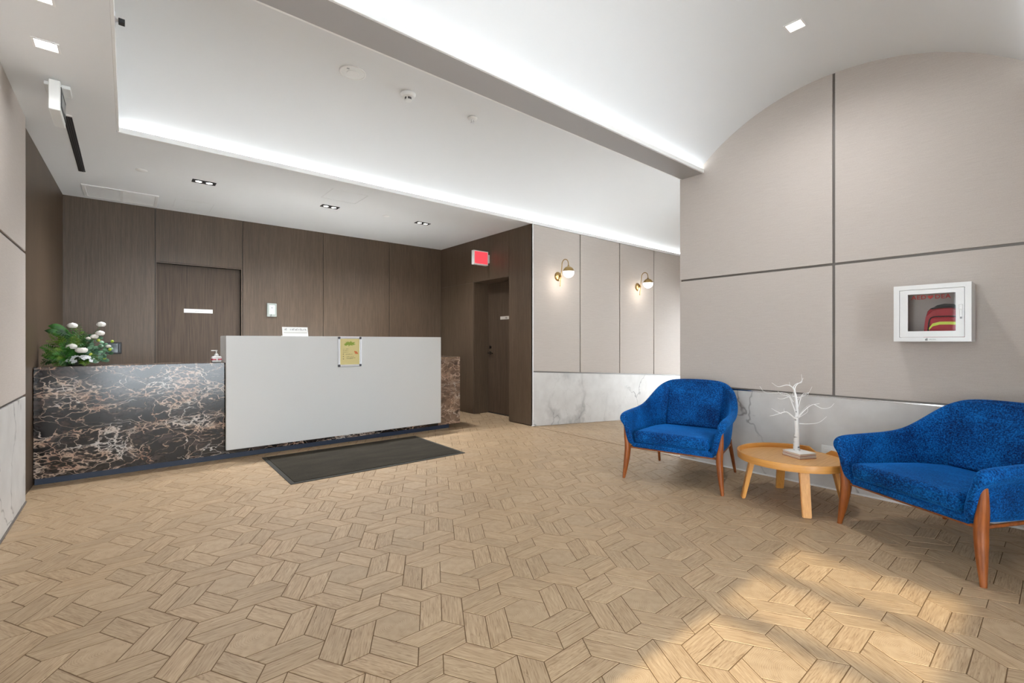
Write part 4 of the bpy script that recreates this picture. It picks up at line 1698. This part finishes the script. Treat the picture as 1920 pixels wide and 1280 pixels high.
def bag_section(inset_, x0, x1, top_r):
    half = [(0.107, 0.0), (0.100, 0.08), (0.092, 0.15), (0.084, 0.185), (0.070, 0.203), (0.040, 0.214)]
    return half + [(0.0, 0.218)] + [(-y, z) for y, z in half[::-1]]


bm = bmesh.new()
add_prism(bm, bag_section(0.0, 0, 0, 0.125), 0, -0.06, 0.062)
bmesh.ops.bevel(bm, geom=[e for e in bm.edges if abs(e.verts[0].co.x - e.verts[1].co.x) < 1e-6], offset=0.018, segments=3, affect='EDGES')
fin('bag_body', bm, M['bag_red'], kb, True)
bm = bmesh.new()
prb = bag_section(0.0, 0, 0, 0.125)
add_tube(bm, [(-0.02, y * 0.99, z + 0.001) for y, z in prb[1:-1]], 0.006, 6)
fin('zip_band', bm, M['bag_black'], kb, True)
bm = bmesh.new()
add_prism(bm, [(0.066, 0.200), (0.035, 0.224), (0.0, 0.232), (-0.04, 0.228), (-0.08, 0.205), (-0.076, 0.192), (-0.03, 0.206), (0.03, 0.206)], 0, -0.066, -0.03)
fin('top_flap', bm, M['bag_black'], kb)
pk = bmesh.new()
add_box(pk, -0.082, -0.058, -0.085, 0.072, 0.022, 0.145, 0.010, 2)
pocket = fin('front_pocket', pk, M['bag_red'], kb, True)
bm = bmesh.new()
pp = [(-0.083, 0.074, 0.022), (-0.083, 0.076, 0.08), (-0.083, 0.062, 0.142), (-0.083, 0.0, 0.150), (-0.083, -0.083, 0.146)]
add_tube(bm, bez(pp, 4), 0.0035, 6)
add_tube(bm, [(-0.083, 0.074, 0.021), (-0.083, -0.085, 0.019)], 0.004, 6)
fin('piping', bm, M['bag_black'], pocket)
bm = bmesh.new()
yy = [0.073, 0.055, 0.02, -0.03, -0.085]
zz = [0.062, 0.086, 0.097, 0.096, 0.090]
for i in range(4):
    v = [(-0.0838, yy[i], zz[i]), (-0.0838, yy[i + 1], zz[i + 1]), (-0.0838, yy[i + 1], zz[i + 1] + 0.019), (-0.0838, yy[i], zz[i] + 0.019 - (0.006 if i == 0 else 0))]
    w = [(-0.0815, b, c) for a, b, c in v]
    A = [bm.verts.new(q) for q in v]
    B = [bm.verts.new(q) for q in w]
    bm.faces.new(A)
    bm.faces.new(B[::-1])
    for k in range(4):
        bm.faces.new([A[k], A[(k + 1) % 4], B[(k + 1) % 4], B[k]])
fin('reflective_stripe', bm, M['hivis'], pocket)

# wall outlet behind the table
ot = empty('wall_outlet', (XR, 1.176, 0.30), 0, 'white outlet plate low on the marble behind the round table', 'outlet')
box('plate', -0.006, 0.0, -0.058, 0.058, -0.037, 0.037, M['white_plastic'], ot, bev=0.002)
for y in (-0.022, 0.022):
    box('socket', -0.009, -0.005, y - 0.016, y + 0.016, -0.013, 0.013, M['white_trim'], ot, bev=0.002)

# ------------------------------------------------------------------ armchairs
def make_chair(loc, rz, label):
    c = empty('armchair', loc, rz, label, 'armchair', 'blue velvet armchairs')
    V_, W_ = M['velvet'], M['walnut']
    # stations of the wrap-around shell, right half from the arm front to the middle of the back:
    # (base x, base y, base z, rim x, rim y, rim z, rim radius)
    st = [(0.318, -0.365, 0.285, 0.385, -0.385, 0.518, 0.034),
          (0.322, -0.320, 0.275, 0.388, -0.330, 0.526, 0.035),
          (0.325, -0.200, 0.270, 0.387, -0.200, 0.533, 0.034),
          (0.325, -0.060, 0.270, 0.383, -0.040, 0.538, 0.033),
          (0.322, 0.070, 0.270, 0.374, 0.100, 0.556, 0.032),
          (0.308, 0.170, 0.270, 0.356, 0.220, 0.620, 0.031),
          (0.275, 0.250, 0.270, 0.322, 0.318, 0.702, 0.030),
          (0.225, 0.300, 0.270, 0.258, 0.380, 0.754, 0.030),
          (0.150, 0.322, 0.270, 0.175, 0.408, 0.771, 0.030),
          (0.000, 0.330, 0.270, 0.000, 0.418, 0.775, 0.030)]
    full = st + [(-a, b, z, -p, q, r, s) for (a, b, z, p, q, r, s) in st[-2::-1]]
    n = len(full)
    bm = bmesh.new()
    rings = []
    for i, (bx, by, bz, tx_, ty_, tz, r) in enumerate(full):
        p0 = Vector(full[max(i - 1, 0)][:2])
        p1 = Vector(full[min(i + 1, n - 1)][:2])
        d = (p1 - p0).normalized()
        nrm = Vector((d.y, -d.x))          # outward
        if nrm.dot(Vector((bx, by + 0.05))) < 0:
            nrm = -nrm
        B = Vector((bx, by, bz))
        T = Vector((tx_, ty_, tz))
        N = Vector((nrm.x, nrm.y, 0))
        mid = B.lerp(T, 0.5)
        th = 0.026
        pts = [B - N * th,
               B.lerp(T, 0.30) - N * th * 1.15,
               B.lerp(T, 0.62) - N * th * 1.25,
               T - N * (r * 0.95) - Vector((0, 0, r * 1.2)),
               T - N * r * 0.9,
               T - N * r * 0.35 + Vector((0, 0, r * 0.95)),
               T + N * r * 0.45 + Vector((0, 0, r * 0.90)),
               T + N * r * 1.1 + Vector((0, 0, r * 0.05)),
               T + N * r * 0.85 - Vector((0, 0, r * 0.95)),
               T + N * r * 0.05 - Vector((0, 0, r * 1.6)),
               B.lerp(T, 0.55) + N * th * 0.7,
               B.lerp(T, 0.25) + N * th,
               B + N * th]
        rings.append([bm.verts.new(q) for q in pts])
    m = len(rings[0])
    for a, b in zip(rings, rings[1:]):
        for k in range(m):
            j = (k + 1) % m
            bm.faces.new([a[k], b[k], b[j], a[j]])
    for rg, sgn in ((rings[0], 1), (rings[-1], -1)):
        ctr = sum((v.co for v in rg), Vector()) / m
        inner = [bm.verts.new(v.co.lerp(ctr, 0.35) + Vector((0, -0.014, 0))) for v in rg]
        for k in range(m):
            j = (k + 1) % m
            bm.faces.new([rg[k], rg[j], inner[j], inner[k]])
        # cap of the arm front, quads across the section
        lo, hi = 0, m - 1
        while hi - lo > 2:
            bm.faces.new([inner[lo], inner[lo + 1], inner[hi - 1], inner[hi]])
            lo += 1
            hi -= 1
        if hi - lo == 2:
            bm.faces.new([inner[lo], inner[lo + 1], inner[hi]])
    subsurf(fin('upholstered_shell', bm, V_, c, True), 2)

    # seat base / front apron
    bm = bmesh.new()
    pl_ = [(-0.325, -0.362), (0.325, -0.362), (0.33, 0.15), (0.25, 0.31), (-0.25, 0.31), (-0.33, 0.15)]
    add_prism(bm, pl_, 2, 0.268, 0.315)
    bmesh.ops.bevel(bm, geom=bm.edges[:], offset=0.012, segments=2, affect='EDGES')
    fin('seat_base', bm, V_, c, True)

    # seat cushion: crowned grid block
    def pad(name, nx, ny, f_top, f_bot):
        bm = bmesh.new()
        T = [[bm.verts.new(f_top(i / nx, j / ny)) for j in range(ny + 1)] for i in range(nx + 1)]
        B = [[bm.verts.new(f_bot(i / nx, j / ny)) for j in range(ny + 1)] for i in range(nx + 1)]
        for P in (T, B):
            for i in range(nx):
                for j in range(ny):
                    bm.faces.new([P[i][j], P[i + 1][j], P[i + 1][j + 1], P[i][j + 1]])
        for i in range(nx):
            for j in (0, ny):
                bm.faces.new([T[i][j], T[i + 1][j], B[i + 1][j], B[i][j]])
        for j in range(ny):
            for i in (0, nx):
                bm.faces.new([T[i][j], T[i][j + 1], B[i][j + 1], B[i][j]])
        o = fin(name, bm, V_, c, True)
        bv = o.modifiers.new('soft', 'BEVEL')
        bv.width = 0.028
        bv.segments = 3
        bv.limit_method = 'ANGLE'
        bv.angle_limit = radians(50)
        return o

    def seat_xy(u, v):
        hw = 0.299 - 0.010 * v - (0.055 * max(0, v - 0.75) / 0.25)
        return (-1 + 2 * u) * hw, -0.392 + 0.645 * v

    def st_top(u, v):
        x, y = seat_xy(u, v)
        cr = 0.016 * (1 - (2 * u - 1) ** 4) * sin(pi * min(1, v * 0.9 + 0.1))
        return (x, y, 0.408 + cr - 0.022 * v)

    def st_bot(u, v):
        x, y = seat_xy(u, v)
        return (x * 0.985, y + 0.012, 0.312)
    pad('seat_cushion', 10, 10, st_top, st_bot)

    def bk(u, v, front):
        hw = 0.225 + 0.020 * v
        x = (-1 + 2 * u) * hw
        k = 1 - (2 * u - 1) ** 4
        y = 0.262 + 0.126 * v - (0.020 * k * sin(pi * (0.15 + 0.7 * v)) if front else -0.028) - 0.030 * (2 * u - 1) ** 2 * (1 - 0.5 * v)
        return (x, y, 0.385 + (0.405 if front else 0.392) * v - 0.014 * (2 * u - 1) ** 4 * v)
    pad('back_cushion', 10, 8, lambda u, v: bk(u, v, True), lambda u, v: bk(u, v, False))

    # legs
    for s in (-1, 1):
        bm = bmesh.new()
        pts = bez([(s * 0.388, -0.365, 0.0), (s * 0.372, -0.352, 0.13), (s * 0.362, -0.342, 0.26), (s * 0.372, -0.345, 0.37), (s * 0.380, -0.352, 0.497)], 5)
        k = len(pts) - 1
        rad = []
        for i in range(k + 1):
            t = i / k
            rad.append(0.0125 + 0.0165 * sin(pi * min(1.0, t * 0.94 + 0.03)) ** 1.2)
        add_tube(bm, pts, rad, 14, flat=(0.85, 1.15))
        fin('leg', bm, W_, c, True)
        bm = bmesh.new()
        pts = bez([(s * 0.335, 0.372, 0.0), (s * 0.325, 0.318, 0.13), (s * 0.315, 0.262, 0.262), (s * 0.312, 0.245, 0.30)], 5)
        k = len(pts) - 1
        rad = [0.0125 + 0.011 * (i / k) for i in range(k + 1)]
        add_tube(bm, pts, rad, 14, flat=(0.85, 1.1))
        fin('leg', bm, W_, c, True)
    # wooden rails under the upholstery
    bm = bmesh.new()
    add_tube(bm, bez([(-0.362, -0.338, 0.262), (-0.30, -0.334, 0.262), (0, -0.334, 0.262), (0.30, -0.334, 0.262), (0.362, -0.338, 0.262)], 3), [0.018] + [0.009] * 11 + [0.018], 8)
    fin('front_rail', bm, W_, c, True)
    for s in (-1, 1):
        bm = bmesh.new()
        add_tube(bm, bez([(s * 0.358, -0.335, 0.262), (s * 0.338, -0.25, 0.258), (s * 0.325, 0.0, 0.258), (s * 0.315, 0.262, 0.262)], 4), [0.018] * 2 + [0.010] * 11, 8)
        fin('side_rail', bm, W_, c, True)
    bm = bmesh.new()
    add_tube(bm, [(-0.312, 0.252, 0.260), (0.312, 0.252, 0.260)], 0.013, 8)
    fin('back_rail', bm, W_, c, True)
    return c


ch1 = make_chair((3.669, 2.100, 0), radians(-76.4), 'blue velvet armchair with wooden legs standing at the corridor corner')
ch2 = copy_tree(ch1)
ch2.location = (3.585, 0.398, 0)
ch2.rotation_euler = (0, 0, radians(-120.1))
ch2['label'] = 'blue velvet armchair with wooden legs below the white wall cabinet'

# ------------------------------------------------------------------ round table
tb = empty('coffee_table', (3.67, 1.26, 0), 0, 'round low oak tray table on four splayed legs between the armchairs', 'table')
TR, TZ = 0.357, 0.347
bm = bmesh.new()
NS = 96
inner, outer, obot, itop, otop = [], [], [], [], []


def rim_h(a):
    d = (math.degrees(a) + 13 + 180) % 360 - 180
    k = min(1, max(0, (abs(d) - 6) / 7))
    k = k * k * (3 - 2 * k)
    return 0.314 + (TZ - 0.314) * k


rows = [[] for _ in range(6)]
for i in range(NS):
    a = 2 * pi * i / NS
    ca, sa = cos(a), sin(a)
    h = rim_h(a)
    for k, (r, z) in enumerate(((TR - 0.012, 0.310), (TR - 0.012, h - 0.002), (TR - 0.009, h), (TR - 0.002, h), (TR, h - 0.003), (TR - 0.004, 0.298))):
        rows[k].append(bm.verts.new((r * ca, r * sa, z)))
for a, b in zip(rows, rows[1:] + rows[:1]):
    for i in range(NS):
        j = (i + 1) % NS
        bm.faces.new([a[i], b[i], b[j], a[j]])
fin('rim', bm, M['oak_rim'], tb, True)
bm = bmesh.new()
add_lathe(bm, [(0.0, 0.299), (TR - 0.006, 0.299), (TR - 0.006, 0.313), (0.0, 0.313)], NS)
fin('tray_top', bm, M['oak'], tb)
for k in range(4):
    an = radians(34 + 90 * k)
    bm = bmesh.new()
    for (r0, w, z, th) in ((0.321, 0.027, 0.0, 0.012), (0.256, 0.030, 0.30, 0.017)):
        for rr, tt in ((-th, -w), (th, -w), (th, w), (-th, w)):
            bm.verts.new((r0 + rr, tt, z))
    bm.verts.ensure_lookup_table()
    v = bm.verts
    bm.faces.new([v[0], v[1], v[2], v[3]])
    bm.faces.new([v[7], v[6], v[5], v[4]])
    for i in range(4):
        j = (i + 1) % 4
        bm.faces.new([v[i], v[4 + i], v[4 + j], v[j]])
    bmesh.ops.bevel(bm, geom=bm.edges[:], offset=0.004, segments=2, affect='EDGES')
    o = fin('leg', bm, M['oak_leg'], tb)
    o.rotation_euler = (0, 0, an)

# books under the little tree
BZ = 0.313
BA = radians(-27.6)


def book(z, w, d, h, label, red, rz=0.0):
    b = empty('book', (3.757, 1.243, z), BA + rz, label, 'book', 'books on the round table')
    box('page_block', -w / 2 + 0.003, w / 2 - 0.003, -d / 2 + 0.003, d / 2 - 0.003, 0.0025, h - 0.0025, M['book_edge'], b)
    box('cover', -w / 2, w / 2, -d / 2, d / 2, h - 0.0025, h, M['paper'] if not red else M['book_red'], b)
    box('cover', -w / 2, w / 2, -d / 2, d / 2, 0, 0.0025, M['book_red'], b)
    return b


book(BZ, 0.142, 0.160, 0.019, 'lower pale book of the pair on the round table, touching the tray', False)
book(BZ + 0.019, 0.138, 0.156, 0.019, 'upper white book directly under the little white tree', False, radians(1.5))

# decorative white birch tree
tr = empty('decorative_tree', (3.765, 1.262, BZ + 0.038), 0, 'small white decorative birch tree standing on the books', 'tree')
RV = Vector((RGT.x, RGT.y, 0))
FV = Vector((FWD.x, FWD.y, 0))
KPM = 4.573 * 865 / 3.375       # zoom pixels per metre at the tree


def tp(px, py, dep=0.0):
    """tree point from picture offset (taken from the photo) plus own depth"""
    return RV * ((px - 568) / KPM) + Vector((0, 0, (668 - py) / KPM)) + FV * dep


bm = bmesh.new()
tk = bez([tp(568, 668), tp(566, 590), tp(572, 500), (tp(566, 410)), tp(572, 330), tp(562, 210), tp(548, 150)], 5)
add_tube(bm, tk, [0.0235 - 0.0185 * (i / (len(tk) - 1)) ** 0.8 for i in range(len(tk))], 12)
fin('trunk', bm, M['birch'], tr, True)
brs = [([(560, 400), (520, 365), (475, 335), (420, 345), (360, 362), (325, 366)], -0.02, 0.0075),
       ([(475, 335), (445, 325), (440, 300)], -0.03, 0.004),
       ([(415, 346), (370, 325), (320, 298)], -0.05, 0.004),
       ([(565, 360), (545, 280), (520, 210), (465, 190), (440, 165)], 0.05, 0.006),
       ([(520, 215), (470, 232), (445, 225)], 0.06, 0.003),
       ([(548, 150), (520, 120), (470, 102), (390, 116), (330, 82)], -0.04, 0.006),
       ([(490, 108), (470, 75)], -0.05, 0.003),
       ([(552, 200), (510, 195), (505, 140)], -0.06, 0.004),
       ([(540, 250), (500, 180), (350, 180), (315, 128)], 0.10, 0.004),
       ([(555, 190), (560, 130), (590, 95), (630, 80), (632, 15)], 0.03, 0.0065),
       ([(612, 92), (640, 75), (662, 50)], 0.05, 0.003),
       ([(548, 150), (545, 120), (575, 92), (610, 88)], 0.01, 0.005),
       ([(568, 215), (600, 200), (618, 178)], -0.05, 0.004),
       ([(570, 240), (585, 195), (605, 160)], -0.08, 0.004),
       ([(575, 390), (620, 330), (680, 275), (740, 260)], -0.03, 0.007),
       ([(700, 270), (760, 300), (820, 290), (850, 255)], -0.05, 0.0035),
       ([(580, 300), (640, 190), (715, 182), (770, 130)], 0.09, 0.004),
       ([(715, 182), (740, 210)], 0.10, 0.003),
       ([(585, 385), (650, 360), (695, 335), (700, 295)], 0.06, 0.004),
       ([(590, 436), (660, 436), (740, 420), (795, 368)], -0.04, 0.0042),
       ([(575, 380), (600, 300), (610, 260)], -0.09, 0.003)]
for pts, dep, r in brs:
    n = len(pts)
    P = [tp(x, y, dep * (i / (n - 1))) for i, (x, y) in enumerate(pts)]
    if pts[0][0] not in range(535, 595):
        P = [tp(x, y, dep * (0.6 + 0.4 * i / (n - 1))) for i, (x, y) in enumerate(pts)]
    Q = bez(P, 4)
    bm = bmesh.new()
    add_tube(bm, Q, [max(0.0011, r * 0.72 * (1 - 0.8 * i / (len(Q) - 1))) for i in range(len(Q))], 7)
    fin('branch', bm, M['birch_twig'], tr, True)
